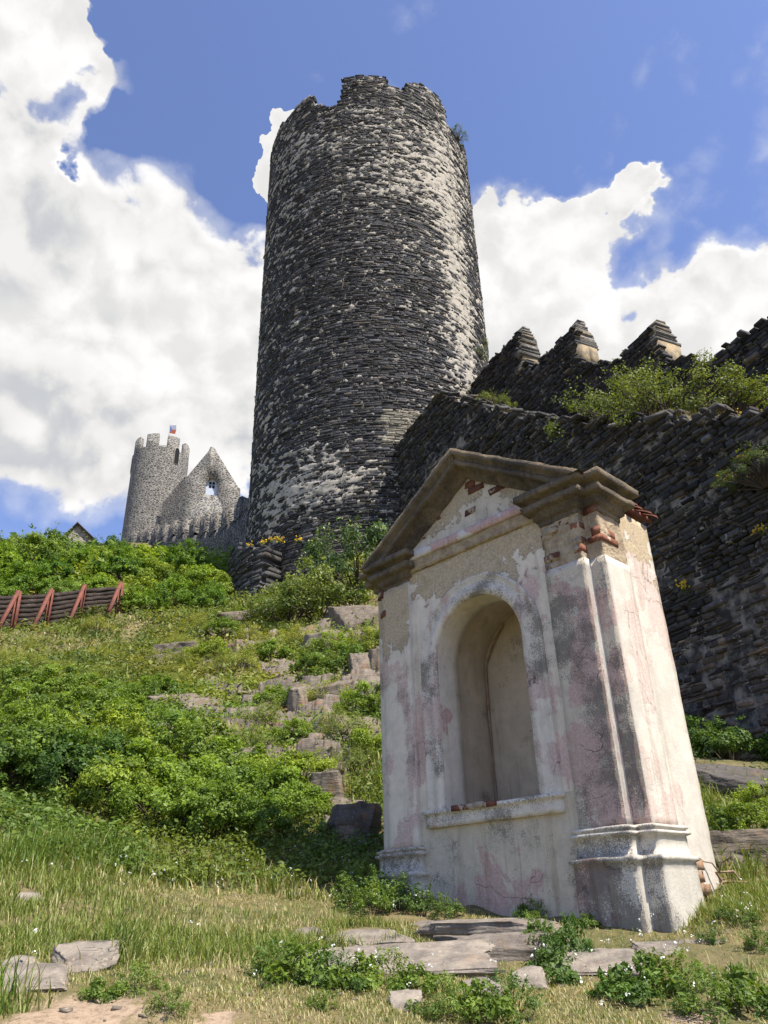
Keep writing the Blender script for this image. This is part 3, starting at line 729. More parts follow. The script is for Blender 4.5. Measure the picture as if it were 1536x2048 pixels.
def loft(poly, prof, st=.05, amp=.005, seed=0, wst=.06):
    poly = np.asarray(poly, float); rows = []
    pr = []
    for (o0, w0), (o1, w1) in zip(prof[:-1], prof[1:]):
        k = max(1, int(abs(w1 - w0) / wst))
        pr += [(o0 + (o1 - o0) * j / k, w0 + (w1 - w0) * j / k) for j in range(k)]
    pr.append(prof[-1])
    for o, w_ in pr:
        q = sub_ring(offset_poly(poly, o), poly, st); rows.append(np.concatenate([q, np.full((len(q), 1), w_)], 1))
    n = len(rows[0]); V = np.stack(rows, 1)      # (n, rows)
    F = [grid_faces(n, len(rows), True)]
    c0, c1 = V[:, 0].mean(0), V[:, -1].mean(0); V = V.reshape(-1, 3); m_ = len(rows)
    k0 = len(V); V = np.concatenate([V, [c0, c1]])
    i = np.arange(n); F.append(np.concatenate([np.stack([(i + 1) % n * m_, i * m_, np.full(n, k0)], -1), np.stack([i * m_ + m_ - 1, (i + 1) % n * m_ + m_ - 1, np.full(n, k0 + 1)], -1)]))
    return weather(V, amp, 6, seed), F
def side_tone(o, mat):  # side faces get a separate plaster tone, balanced against the sun on them
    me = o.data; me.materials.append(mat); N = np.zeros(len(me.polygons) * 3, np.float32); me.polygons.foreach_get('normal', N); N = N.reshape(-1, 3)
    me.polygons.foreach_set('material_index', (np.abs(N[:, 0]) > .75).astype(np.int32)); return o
right_plan = [(W_ - PA, 0), (W_, 0), (W_, S1), (W_ + S2, S1), (W_ + S2, S1 + PB), (W_ - PA, S1 + PB)]
left_plan = [(-S2, S1), (0, S1), (0, 0), (PA, 0), (PA, S1 + PB), (-S2, S1 + PB)]
ped = [(.055, -.7), (.05, .395), (.068, .405), (.068, .430), (.028, .442), (.026, .548), (.05, .556), (.05, .574), (.030, .578), (.030, .586), (.044, .590), (.044, .606), (.0, .616)]
for k, (plan, mt) in enumerate(((left_plan, P_PILL), (right_plan, P_PILR))):
    V, F = loft(plan, ped, .04, .007, 40 + k, .05); side_tone(obj('pedestal', V, F, P_PED, shr), P_PEDS)
    V, F = loft(plan, [(0, .60), (0, 2.47 if k else 2.86)], .045, .004, 50 + k); side_tone(obj('pilaster', V, F, mt, shr), P_SIDE)
# side and back walls
SB = S1 + PB - .03
for (a, b_) in (((W_ + S2 - S3 - .30, SB), (W_ + S2 - S3, DP)), ((-S2 + S3, SB), (-S2 + S3 + .30, DP))):
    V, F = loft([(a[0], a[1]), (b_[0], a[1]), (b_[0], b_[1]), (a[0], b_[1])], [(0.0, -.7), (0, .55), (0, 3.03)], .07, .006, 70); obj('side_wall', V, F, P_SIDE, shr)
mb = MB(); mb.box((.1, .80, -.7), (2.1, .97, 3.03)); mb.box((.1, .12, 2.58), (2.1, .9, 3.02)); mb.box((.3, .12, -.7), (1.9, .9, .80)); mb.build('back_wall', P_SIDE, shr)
# recessed front panel with arched opening
def arch_line(r, n=40, wb=HST):
    a = np.linspace(math.pi, 0, n); L = [(UC - r, wb + (WSP - wb) * j / 24) for j in range(24)]
    return np.array(L + [(UC + r * math.cos(q), WSP + r * math.sin(q)) for q in a] + [(UC + r, WSP + (wb - WSP) * (j + 1) / 24) for j in range(24)])
inner = arch_line(RI)
U0, U1, WT = PA - .01, W_ - PA + .01, 3.04
outer = []
for u, w_ in inner:
    if w_ <= WSP: outer.append((U0 if u < UC else U1, w_))
    else:
        d = np.array([u - UC, w_ - WSP]); s = min((WT - WSP) / d[1] if d[1] > 1e-6 else 1e9, (U1 - UC) / abs(d[0]) if abs(d[0]) > 1e-6 else 1e9); outer.append((UC + d[0] * s, WSP + d[1] * s))
outer = np.array(outer); K = 16
G = inner[:, None] + (outer - inner)[:, None] * np.linspace(0, 1, K)[None, :, None]
V = np.stack([G[..., 0], np.full(G.shape[:2], PP), G[..., 1]], -1)
V = weather(V.reshape(-1, 3), .004, 5, 3); V[:, 1] += 0
mb = MB(); mb.add(V, grid_faces(len(inner), K))
# corners the fan leaves open
iL = np.argmax(inner[:, 1] > WSP + 1e-6)
ao = outer[(inner[:, 1] > WSP)]
for side, uu in ((0, U0), (1, U1)):
    q = [p for p in ao if abs(p[0] - uu) < .02]; wmax = max([p[1] for p in q] + [WSP]); top = [p[0] for p in ao if abs(p[1] - WT) < .01]; ue = min(top) if side == 0 else max(top)
    mb.add([(uu, PP + .001, wmax), (uu, PP + .001, WT), (ue, PP + .001, WT)], [(0, 1, 2)])
mb.build('front_panel', P_PANEL, shr)
nx, nz = 34, 34
Ug, Wg = np.meshgrid(np.linspace(U0, U1, nx), np.linspace(-.7, HST + .004, nz), indexing='ij')
obj('dado_panel', weather(np.stack([Ug, np.full(Ug.shape, PP), Wg], -1).reshape(-1, 3), .007, 3, 4), grid_faces(nx, nz), P_LOW, shr)
# archivolt: two fasciae running down to the sill
prof_a = [(RI - .001, PP + .002), (RI, PP - .026), (RI + .075, PP - .030), (RI + .085, PP - .018), (RI + .15, PP - .024), (RI + .165, PP - .034), (RO, PP - .030), (RO + .004, PP + .004)]
rows = [np.stack([arch_line(r, 60)[:, 0], np.full(108, v), arch_line(r, 60)[:, 1]], -1) for r, v in prof_a]
V = np.stack(rows, 1); obj('archivolt', weather(V.reshape(-1, 3), .004, 7, 8), grid_faces(108, len(prof_a)), P_ARCH, shr)
# niche: reveal, barrel vaulted recess, back and floor
mb = MB()
rv = [(RI, PP + .001), (RI - .003, PP + .09), (RI - .003, PP + .18), (RI - .003, PP + .25), (RI + .02, PP + .256), (RI + .07, PP + .26)]
V = np.stack([np.stack([arch_line(r, 40)[:, 0], np.full(88, v), arch_line(r, 40)[:, 1]], -1) for r, v in rv], 1)
obj('reveal', weather(V.reshape(-1, 3), .003, 5, 14), grid_faces(88, len(rv)), P_REV, shr)
segs = [(RI + .06, PP + .255), (RI + .06, .40), (RI + .06, .55), (RI + .06, .73)]
V = np.stack([np.stack([arch_line(r, 40)[:, 0], np.full(88, v), arch_line(r, 40)[:, 1]], -1) for r, v in segs], 1)
mb.add(weather(V.reshape(-1, 3), .003, 5, 12), grid_faces(88, len(segs)))
bl = arch_line(RI + .066, 40); K = 8; cen = np.stack([np.full(88, UC), np.clip(bl[:, 1], HST, WSP)], -1)
G = bl[:, None] + (cen - bl)[:, None] * np.linspace(0, 1, K)[None, :, None]
mb.add(weather(np.stack([G[..., 0], np.full(G.shape[:2], .728), G[..., 1]], -1).reshape(-1, 3), .004, 4, 13), grid_faces(88, K))
mb.box((UC - .54, PP + .01, HST - .06), (UC + .54, .74, HST + .004))
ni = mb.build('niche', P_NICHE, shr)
# rusty water stain run down the corner: a raised crust
mb = MB(); mb.tube([(UC - RI - .045, .715, HST + .02), (UC - RI - .04, .712, 1.3), (UC - RI - .042, .714, 1.8), (UC - RI - .03, .712, WSP + .1), (UC - RI * .8, .712, WSP + .3), (UC - RI * .5, .712, WSP + .43)], [.010, .008, .013, .011, .014, .007], 6)
V, F, _c = mb.data(); obj('crust_line', weather(V, .008, 18, 2), F, plain_mat('rust_crust', (.30, .19, .11), (.40, .30, .20), 16, .95, .8), ni)
# sill
V, F = loft([(.449, PP - .035), (1.735, PP - .035), (1.735, PP + .05), (.449, PP + .05)], [(0, HSB), (0, HST - .035), (.014, HST - .03), (.014, HST - .004), (0, HST)], .05, .007, 21, .03); obj('sill', V, F, P_ARCH, shr)
r_ = np.random.default_rng(4)
for k in range(4):
    u0 = .74 + k * .115; mb = MB(); mb.box((u0, PP - .056, HST - .032), (u0 + .10, PP + .02, HST + r_.uniform(.002, .012)), (.23, .085, .05)); mb.build('brick', M_BRK, shr)
# entablature between the ressauts: pale cornice strip over torn brown moulding
V, F = loft([(PA - .01, PP - .05), (W_ - PA + .01, PP - .05), (W_ - PA + .01, PP + .1), (PA - .01, PP + .1)], [(0, 3.035), (.008, 3.045), (.012, 3.10), (.0, 3.118)], .05, .004, 23, .03); obj('cornice_strip', V, F, M_BAND, shr)
V, F = loft([(PA - .01, PP - .025), (W_ - PA + .01, PP - .025), (W_ - PA + .01, PP + .1), (PA - .01, PP + .1)], [(-.01, 2.93), (.006, 2.95), (0, 2.99), (.012, 3.036)], .04, .014, 24, .02); obj('bed_moulding', V, F, M_RENDER, shr)
corn = [(-.03, 2.83), (.0, 2.85), (.0, 2.895), (.03, 2.90), (.03, 2.935), (.045, 2.955), (.052, 2.965), (.092, 2.968), (.096, 3.018), (.058, 3.024), (.064, 3.048), (.100, 3.062), (.128, 3.066), (.130, 3.12), (.0, 3.137)]
for k, plan in enumerate((left_plan, right_plan)):
    V, F = loft(plan, corn, .035, .010, 30 + k, .02); obj('cornice_block', V, F, M_CORN, shr)
# tympanum and raking cornices
TS = (HAP - HCT) / (UC + OC)
n = 26; tv = []
for i in range(n):
    for j in range(n): 
        u = -.05 + 2.3 * i / (n - 1); tv.append((u, .075, 3.09 + (max(HAP - .12 - TS * abs(u - UC), 3.092) - 3.09) * j / (n - 1)))
obj('tympanum', weather(np.array(tv), .006, 5, 9), grid_faces(n, n), P_TYMP, shr)
rprof = [(.10, .0), (-.142, .0), (-.142, .050), (-.105, .054), (-.100, .078), (-.085, .084), (-.105, .090), (-.103, .128), (-.07, .132), (.0, .134), (.005, .168), (.03, .175), (.045, .205), (.085, .21), (.10, .21)]
ca = math.cos(math.atan(TS))
for sgn in (-1, 1):
    ns = 70; V = []
    for v, nn in rprof:
        wa = HAP - nn / ca; run = (wa - (HCT - .02)) / TS
        for j in range(ns):
            f = j / (ns - 1); V.append((UC + sgn * run * (1 - f), v, HCT - .02 + (wa - HCT + .02) * f))
    V = weather(np.array(V), .011, 7, 33 + sgn); obj('raking_cornice', V, grid_faces(len(rprof), ns), M_CORN, shr)
# roof: two slopes with flat tiles along the eaves
rf = MB()
for sgn in (-1, 1):
    ue = UC + sgn * 1.17; we = HAP - .03 - TS * 1.17
    rf.add([(UC, .08, HAP - .02), (ue, .08, we), (ue, 1.1, we), (UC, 1.1, HAP - .02), (UC, .08, HAP - .10), (ue, .08, we - .05), (ue, 1.1, we - .05), (UC, 1.1, HAP - .10)], [(0, 1, 2, 3), (4, 7, 6, 5), (1, 5, 6, 2), (3, 2, 6, 7), (0, 4, 5, 1)])
rf.add([(-.02, .96, 3.0), (2.22, .96, 3.0), (UC, .96, HAP - .08)], [(0, 1, 2)])
ro_ = rf.build('roof', M_TILE, shr)
for row in range(7):
    for k in range(6):
        v0 = .45 + k * .115; ue = UC + 1.215 - row * .17 + r_.uniform(-.015, .015); we = HAP - .012 - TS * (ue - UC) + .004 * row
        dv = .108; L = .24; ui = ue - L; wi = we + TS * L
        V = [(ui, v0, wi + .006), (ui, v0 + dv, wi + .006), (ue, v0 + dv * .9, we + .022), (ue + .012, v0 + dv * .5, we + .018), (ue, v0 + dv * .1, we + .022)]
        V = V + [(a, b_, c_ - .018) for a, b_, c_ in V]
        obj('roof_tile', V, [[(0, 1, 6, 5), (1, 2, 7, 6), (2, 3, 8, 7), (3, 4, 9, 8), (4, 0, 5, 9)], [(0, 1, 2, 3, 4), (9, 8, 7, 6, 5)]], M_TILE, ro_)
# bare brick capital on the right pilaster
mb = MB()
V, F = loft(right_plan, [(-.012, 2.38), (-.006, 2.9)], .03, .013, 80); obj('brick_core', V, F, M_RENDER, shr)
path = [((W_ - PA, 0), (W_, 0), (0, -1)), ((W_, 0), (W_, S1), (1, 0)), ((W_, S1), (W_ + S2, S1), (0, -1)), ((W_ + S2, S1), (W_ + S2, S1 + PB), (1, 0))]
rb = np.random.default_rng(12)
wz = 2.40; row = 0
while wz < 2.85:
    hh = rb.uniform(.058, .07)
    for (p0, p1, nn) in path:
        p0, p1, nn = np.array(p0), np.array(p1), np.array(nn); L = np.linalg.norm(p1 - p0); e = (p1 - p0) / L; s = 0.
        while s < L - .01:
            l = min(rb.choice([.12, .24, .18]) * rb.uniform(.85, 1.1), L - s)
            if L - s - l < .05: l = L - s
            edge = 2.47 + .06 * math.sin(9 * (s + p0[0])) + .05 * math.sin(23 * (s + p0[1]))
            if wz > edge - .02 and rb.random() > .48:
                pr = rb.uniform(-.016, .003)
                mb = MB(); g_ = .004
                cs = [p0 + e * (s + g_) + nn * pr * rb.uniform(.6, 1.3), p0 + e * (s + l - g_) + nn * pr * rb.uniform(.6, 1.3), p0 + e * (s + l - g_) - nn * .08, p0 + e * (s + g_) - nn * .08]
                V = np.array([(c_[0], c_[1], z_) for z_ in (wz, wz + hh - .008) for c_ in cs]); V = V + rb.uniform(-.003, .003, V.shape)
                red = rb.random(); cc = np.array([.27, .105, .06]) * rb.uniform(.55, 1.1) if red < .55 else np.array([.34, .26, .18]) * rb.uniform(.65, 1.05)
                mb.add(V, [(0, 1, 2, 3), (7, 6, 5, 4), (0, 4, 5, 1), (1, 5, 6, 2), (2, 6, 7, 3), (3, 7, 4, 0)], cc); mb.build('brick', M_BRK, shr)
            s += l
    wz += hh; row += 1
# single bricks showing where plaster has dropped off
def loose_brick(px, py, v, l=.17, h=.06, red=True):
    u, w_ = shrine_hit(px, py, v); mb = MB(); V = []
    for z_ in (-h / 2, h / 2):
        for du, dv in ((-l / 2, -.006), (l / 2, -.009), (l / 2, .05), (-l / 2, .05)): V.append((u + du + rb.uniform(-.012, .012), v + dv, w_ + z_ + rb.uniform(-.01, .01)))
    mb.add(V, [(0, 1, 2, 3), (7, 6, 5, 4), (0, 4, 5, 1), (1, 5, 6, 2), (2, 6, 7, 3), (3, 7, 4, 0)], np.array([.24, .10, .06]) * rb.uniform(.5, 1.0)); mb.build('brick', M_BRK, shr)
for q in ((993, 978, .075), (952, 976, .075), (940, 968, .075, .12), (932, 955, .075, .1), (840, 1076, .075, .14), (872, 1038, .075, .1), (940, 1022, .075, .12), (1110, 1112, 0, .1), (1102, 1062, .0, .12),  (762, 1190, .0, .07, .09), (766, 1228, 0, .06, .07)):
    loose_brick(*q)
# broken brick core at the back of the right pedestal
for k in range(16):
    v0 = S1 + PB + .045 + (k % 2) * .085; w0 = -.16 + (k // 2) * .073
    mb = MB(); pr = rb.uniform(-.03, .02); V = np.array([(W_ + S2 + .03 + pr if sx else W_ + S2 - .12, v0 + .005 + sy * .078, w0 + sz * .064) for sz in (0, 1) for sx, sy in ((0, 0), (1, 0), (1, 1), (0, 1))]) + rb.uniform(-.008, .008, (8, 3))
    mb.add(V, [(0, 3, 2, 1), (4, 5, 6, 7), (0, 1, 5, 4), (1, 2, 6, 5), (2, 3, 7, 6), (3, 0, 4, 7)], np.array([.36, .22, .13]) * rb.uniform(.7, 1.1)); mb.build('brick', M_BRK, shr)

# ================================================================== far castle
CD = 80.
fc = at(312, 1000, CD); FCX, FCY = fc[0], fc[1]; FR = CD * math.sin(R(2.22)); FB = .44 * CD
def ztop(px, py, d): return float(at(px, py, d)[2])
ct = thing('castle_keep', 'distant round keep of pale rubble with battlements on the hilltop', 'tower', (FCX, FCY, FB))
ZP = ztop(330, 893, CD - FR) ; ZM = ztop(330, 868, CD - FR)
nth = 96; a = np.linspace(0, 2 * math.pi, nth, endpoint=False)
# window slots: dark sheets on the closed drum, standing in for unlit openings
def drum(r0, z0, z1): return np.stack([np.stack([FCX + np.sin(a) * r0, FCY - np.cos(a) * r0, np.full(nth, z)], -1) for z in np.linspace(z0, z1, 24)], 1)
wn = [(math.radians(50), ztop(372, 938, CD), .5, 1.9), (math.radians(-72), ztop(274, 930, CD), .5, 2.2)]
V = drum(FR, FB - 6, ZP); F = grid_faces(nth, 24, True)
cen = V.reshape(-1, 3)[F].mean(1); fa = np.arctan2(cen[:, 0] - FCX, -(cen[:, 1] - FCY)); keepf = np.ones(len(F), bool)
V2 = drum(FR - .55, ZP - 2.5, ZP)
obj('drum', V.reshape(-1, 3), F[keepf], M_RUBBLE, ct, world=True, smooth=True)
mb = MB(); mb.add(V2.reshape(-1, 3), grid_faces(nth, 24, True)); 
top = np.stack([V[:, -1], V2[:, -1]], 1); mb.add(top.reshape(-1, 3), grid_faces(nth, 2, True)); 
mb.add(np.concatenate([V2[:, 0], [[FCX, FCY, ZP - 2.4]]]), [np.array([(i, (i + 1) % nth, nth) for i in range(nth)])]); mb.build('parapet_walk', M_RUBBLE, ct, world=True)
nm = 8
for k in range(nm):
    a0 = math.radians(-62 + k * 45); a1 = a0 + math.radians(26); n = 7; aa = np.linspace(a0, a1, n)
    O = lambda r, z: np.stack([FCX + np.sin(aa) * r, FCY - np.cos(aa) * r, np.full(n, z)], -1)
    V = np.stack([O(FR + .004, ZP - .01), O(FR + .004, ZM), O(FR - .5, ZM - .05), O(FR - .5, ZP - .01)], 1)
    V = np.concatenate([V.reshape(-1, 3)]); F = [grid_faces(n, 4), np.array([(0, 1, 2, 3), (4 * n - 1, 4 * n - 2, 4 * n - 3, 4 * n - 4)])]
    obj('merlon', V, F, M_RUBBLE, ct, world=True)
M_DARK_SHEET = plain_mat('window_dark_sheet', (.012, .012, .014), (.008, .008, .01), 3, .9, 0)
M_PALE = plain_mat('pale_shutter', (.50, .55, .62), (.42, .47, .55), 5, .6, .1)
M_DRESS = plain_mat('dressed_sill', (.30, .27, .22), (.20, .18, .15), 5)
for th_, zc, w_, h_ in wn:
    n = 8; pts = [(-w_ / 2, -h_ / 2), (w_ / 2, -h_ / 2)] + [(w_ / 2 * math.cos(q), h_ / 2 - .35 + .45 * math.sin(q)) for q in np.linspace(0, math.pi, n)]
    e = np.array([math.cos(th_), math.sin(th_), 0]); nn = np.array([math.sin(th_), -math.cos(th_), 0]); c0 = np.array([FCX, FCY, zc]) + nn * (FR + .01)
    fr = [c0 + e * x * 1.35 + np.array([0, 0, z * 1.12]) for x, z in pts]; inr = [c0 + nn * .05 + e * x * 1.05 + np.array([0, 0, z]) for x, z in pts]; bk = [c0 - nn * .10 + e * x + np.array([0, 0, z]) for x, z in pts]; m_ = len(pts)
    wo = obj('window', fr + inr, [np.array([(i, (i + 1) % m_, (i + 1) % m_ + m_, i + m_) for i in range(m_)])], M_DRESS, ct, world=True)
    o = obj('window_dark_sheet', [p + nn * .03 for p in inr], [np.array([tuple(range(m_))])], M_DARK_SHEET, ct, world=True)
# parapet railing and flag
mb = MB()
for k in range(18):
    q = math.radians(-85 + k * 10); x, y = FCX + math.sin(q) * (FR - .7), FCY - math.cos(q) * (FR - .7)
    mb.bar((x, y, ZP - 2.3), (x, y, ZP + .55), .035, .035)
    q2 = math.radians(-85 + (k + 1) * 10)
    for z in (ZP + .55, ZP + .2): mb.bar((x, y, z), (FCX + math.sin(q2) * (FR - .7), FCY - math.cos(q2) * (FR - .7), z), .035, .035)
mb.build('railing', plain_mat('grey_steel', (.35, .36, .38), None, 9, .5, .1), ct, world=True)
fp = at(338, 868, CD - 1.0); fx, fy = fp[0], fp[1]
fl = thing('flagpole', 'flagpole with small blue white and red flag on top of the distant keep', 'flag', (fx, fy, ZP - 2.4))
mb = MB(); ft_ = ztop(337, 848, CD - 1.0); mb.tube([(fx, fy, ZP - 2.4), (fx, fy, ft_)], [.05, .035], 6); mb.build('pole', plain_mat('white_pole', (.6, .6, .62), None, 5, .5, .1), fl, world=True)
ex = np.array([.93, -.37, 0]); z0 = ft_ - .15
def quad(nm_, P, colr): obj(nm_, [np.array([fx, fy, 0]) + ex * p[0] + np.array([.0, .05 * math.sin(p[0] * 4), p[1]]) for p in P], [np.array([tuple(range(len(P)))])], plain_mat('flag_' + nm_, colr, colr, 3, .8, .05), fl, world=True)
quad('white_stripe', [(.35, z0 - .65), (1.0, z0 - .95), (.9, z0 - .25), (.03, z0)], (.75, .75, .77))
quad('red_stripe', [(.03, z0 - 1.1), (.9, z0 - 1.5), (1.0, z0 - .95), (.35, z0 - .65)], (.55, .16, .08))
quad('blue_wedge', [(.03, z0 - 1.1), (.35, z0 - .65), (.03, z0)], (.12, .2, .45))
# gabled palace wall beside the keep
GD = 73.5
g0, g1, gp = at(357, 1060, GD), at(481, 975, GD), at(424, 893, GD); gk = at(482, 1060, GD)
pal = thing('palace_gable', 'gabled palace wall of pale rubble joined to the distant keep', 'building', (float(gp[0]), float(gp[1]), FB))
ga = np.array([g0[0], g0[1]]); gb = np.array([gk[0], gk[1]]); gd = (gb - ga) / np.linalg.norm(gb - ga); gnrm = np.array([gd[1], -gd[0]]); Lg = np.linalg.norm(gb - ga)
def gpnt(s, z, off=0.): return (ga[0] + gd[0] * s + gnrm[0] * off, ga[1] + gd[1] * s + gnrm[1] * off, z)
def fac_hit(px, py):
    r_ = ray(px, py); s_, t_ = np.linalg.solve(np.array([[r_[0], -gd[0]], [r_[1], -gd[1]]]), ga); return float(t_), float(r_[2] * s_)
zl = fac_hit(362, 960)[1]; Lr, zr = fac_hit(481, 978); sa, za = fac_hit(424, 897); Lg = Lr
ow = .60; sw, wb_ = fac_hit(422, 990); wt_ = fac_hit(424, 955)[1]
out = [(0, FB - 4), (Lg, FB - 4), (Lg, zr), (Lg - .25, zr + .2), (sa + .35, za - .1), (sa + .3, za + .25), (sa - .2, za + .2), (sa - .3, za - .3), (0, zl)]
hole = [(sw - ow, wb_), (sw + ow, wb_), (sw + ow, wt_ - .7), (sw + .35, wt_ - .2), (sw, wt_), (sw - .35, wt_ - .2), (sw - ow, wt_ - .7)]
# facade as a fan of quads between outline and opening
def ring_pts(P, n):
    P = np.array(P + [P[0]], float); L = np.r_[0, np.cumsum(np.linalg.norm(np.diff(P, axis=0), axis=1))]; q = np.linspace(0, L[-1], n, endpoint=False)
    return np.stack([np.interp(q, L, P[:, 0]), np.interp(q, L, P[:, 1])], -1)
ang = lambda P: np.arctan2(P[:, 1] - (wb_ + wt_) / 2, P[:, 0] - sw)
qa = np.linspace(-math.pi, math.pi, 120, endpoint=False)
def radial(P):
    D = ring_pts(P, 900); d_a = ang(D); idx = [int(np.argmin(np.abs(np.angle(np.exp(1j * (d_a - q)))))) for q in qa]; return D[idx]
ro1, ri1 = radial(out), radial(hole)
V = [gpnt(s, z) for s, z in ro1] + [gpnt(s, z) for s, z in ri1] + [gpnt(s, z, -.45) for s, z in ri1] + [gpnt(s, z, -.8) for s, z in ro1]
i = np.arange(120); j = (i + 1) % 120
obj('facade', V, [np.concatenate([np.stack([i, j, j + 120, i + 120], -1), np.stack([i + 120, j + 120, j + 240, i + 240], -1), np.stack([i + 360, j + 360, j, i], -1)])], M_RUBBLE, pal, world=True)
wd = obj('window', [gpnt(s, z, -.40) for s, z in hole], [np.array([tuple(range(7))])], M_PALE, pal, world=True)
for dx in (-.17, .17):
    for dz in (0, .42):
        z0 = wb_ + 1.05 + dz; obj('pane', [gpnt(sw + dx - .13, z0, -.385), gpnt(sw + dx + .13, z0, -.385), gpnt(sw + dx + .13, z0 + .34, -.385), gpnt(sw + dx - .13, z0 + .34, -.385)], [np.array([(0, 1, 2, 3)])], M_DARK_SHEET, wd).matrix_parent_inverse = Matrix.Translation(-pal.location) if False else Matrix.Identity(4)
rt0 = np.array(gpnt(0, 0)[:2]); rt1 = rt0 + 3.4 * np.array([math.sin(R(-52)), math.cos(R(-52))])
obj('return_wall', [(rt0[0], rt0[1], FB - 4), (rt1[0], rt1[1], FB - 4), (rt1[0], rt1[1], zl - 1.6), (rt0[0], rt0[1], zl + .4), (rt0[0] + .5, rt0[1] + .3, FB - 4), (rt1[0] + .5, rt1[1] + .3, FB - 4), (rt1[0] + .5, rt1[1] + .3, zl - 1.6), (rt0[0] + .5, rt0[1] + .3, zl + .4)], [np.array([(0, 1, 2, 3), (3, 2, 6, 7), (5, 4, 7, 6)])], M_RUBBLE_D, pal, world=True)  # darker rubble than the facade paints in this face's shade
# small far gables on the skyline
M_RUBT = rubble_mat('outbuilding_rubble', (.12, .11, .095), (.42, .38, .30), 3, .5)
gx = [at(118, 1085, 62), at(192, 1085, 62), at(155, 1049, 62)]
hb = thing('gabled_house', 'small gabled stone house end rising above the hilltop bushes', 'building', tuple(float(v) for v in gx[2]))
p, q, rdg = gx; bk = np.array([-.30, .95, 0]) * 6; dn = np.array([0, 0, -4.])
hw = obj('gable_wall', [p + dn, q + dn, q, rdg, p, p + dn + bk, q + dn + bk, q + bk, rdg + bk, p + bk], [np.array([(0, 1, 2, 4), (1, 6, 7, 2), (0, 4, 9, 5)]), np.array([(4, 2, 3)])], M_RUBT, hb, world=True)
for s0, s1_ in ((p, rdg), (rdg, q)):
    ov = (s1_ - s0) * .06; sl0 = s0 - (ov if s0 is p else 0); sl1 = s1_ + (ov if s1_ is q else 0); up_ = np.array([0, 0, .12]); fo = np.array([.1, -.3, 0])
    obj('roof', [sl0 + fo, sl1 + fo, sl1 + bk, sl0 + bk, sl0 + fo + up_, sl1 + fo + up_, sl1 + bk + up_, sl0 + bk + up_], [np.array([(0, 1, 5, 4), (4, 5, 6, 7), (3, 2, 1, 0)])], plain_mat('slate_roof', (.06, .055, .055), None, 5), hb, world=True)
rp = [at(x, y, 64) for x, y in ((-40, 1078), (0, 1074), (12, 1079), (30, 1074), (40, 1082), (44, 1100), (44, 1140), (-40, 1140))]
rw = thing('ruin_wall', 'low broken rubble wall on the skyline above the bushes', 'wall', tuple(float(v) for v in rp[1]))
n = len(rp); bk = np.array([-.35, .9, 0.]); obj('wall_stub', rp + [p + bk for p in rp], [np.array([tuple(range(n))]), np.array([(i_, (i_ + 1) % n, (i_ + 1) % n + n, i_ + n) for i_ in range(n)])], M_RUBT, rw, world=True)
# crenellated curtain wall climbing to the keep
P0 = np.array(at(520, 1000, 36)[:2]); P1 = np.array(at(246, 1070, 66)[:2]); cd_ = (P1 - P0) / np.linalg.norm(P1 - P0); Lc = np.linalg.norm(P1 - P0); cn = np.array([cd_[1], -cd_[0]]); 
if cn @ P0 > 0: cn = -cn
wallz = [(x, y) for x, y in ((516, 990), (470, 1040), (430, 1062), (390, 1068), (350, 1070), (310, 1078), (280, 1086), (246, 1094))]
def cw_hit(px, py):
    r = ray(px, py); s, t_ = np.linalg.solve(np.array([[r[0], -cd_[0]], [r[1], -cd_[1]]]), P0); return t_, r[2] * s
cwp = np.array([cw_hit(*p) for p in wallz]); cws = np.interp
def cw_top(t): return np.interp(t, cwp[:, 0], cwp[:, 1])
cw = thing('curtain_wall', 'long crenellated curtain wall climbing from the round tower to the keep', 'wall', (float(P0[0] + cd_[0] * Lc / 2), float(P0[1] + cd_[1] * Lc / 2), 18.))
tt = np.linspace(-2, Lc + 4, 120)
def cpt(t, z, off): return np.stack([P0[0] + cd_[0] * t + cn[0] * off, P0[1] + cd_[1] * t + cn[1] * off, z + 0 * t], -1)
zt = cw_top(tt) + (fbm(p3(tt, 0 * tt), 1.5, 2, 3) - .5) * .3
V = np.stack([cpt(tt, zt - 9, 0), cpt(tt, zt - 4, 0), cpt(tt, zt - 1, 0), cpt(tt, zt, 0.), cpt(tt, zt + .02, -.9), cpt(tt, zt - 9, -.9)], 1)
obj('wall_body', V.reshape(-1, 3), grid_faces(120, 6), M_RUBBLE_D, cw, world=True)
mx = [(500, 990), (478, 1000), (452, 1016), (428, 1028), (408, 1034), (387, 1040), (364, 1043), (345, 1047), (325, 1052), (310, 1056), (294, 1059), (281, 1060), (264, 1064)]
for k, (px, py) in enumerate(mx):
    t_, zt_ = cw_hit(px, py); wdt = .52 + .02 * k; r = np.random.default_rng(k)
    zb_ = cw_top(t_) - .15; zt_ = max(zt_, zb_ + .7)
    T = [t_ - wdt, t_ - wdt * .3, t_ + wdt * .4, t_ + wdt]; Zt = [zt_ + r.uniform(-.12, .12) for _ in T]
    V = np.concatenate([np.stack([cpt(np.array([t0]), zb_, .04)[0], cpt(np.array([t0]), z0, .04)[0], cpt(np.array([t0]), z0 - .1, -.5)[0], cpt(np.array([t0]), zb_, -.5)[0]]) for t0, z0 in zip(T, Zt)])
    obj('merlon', V, [grid_faces(4, 4), np.array([(0, 1, 2, 3), (15, 14, 13, 12)])], M_RUBBLE_D, cw, world=True)

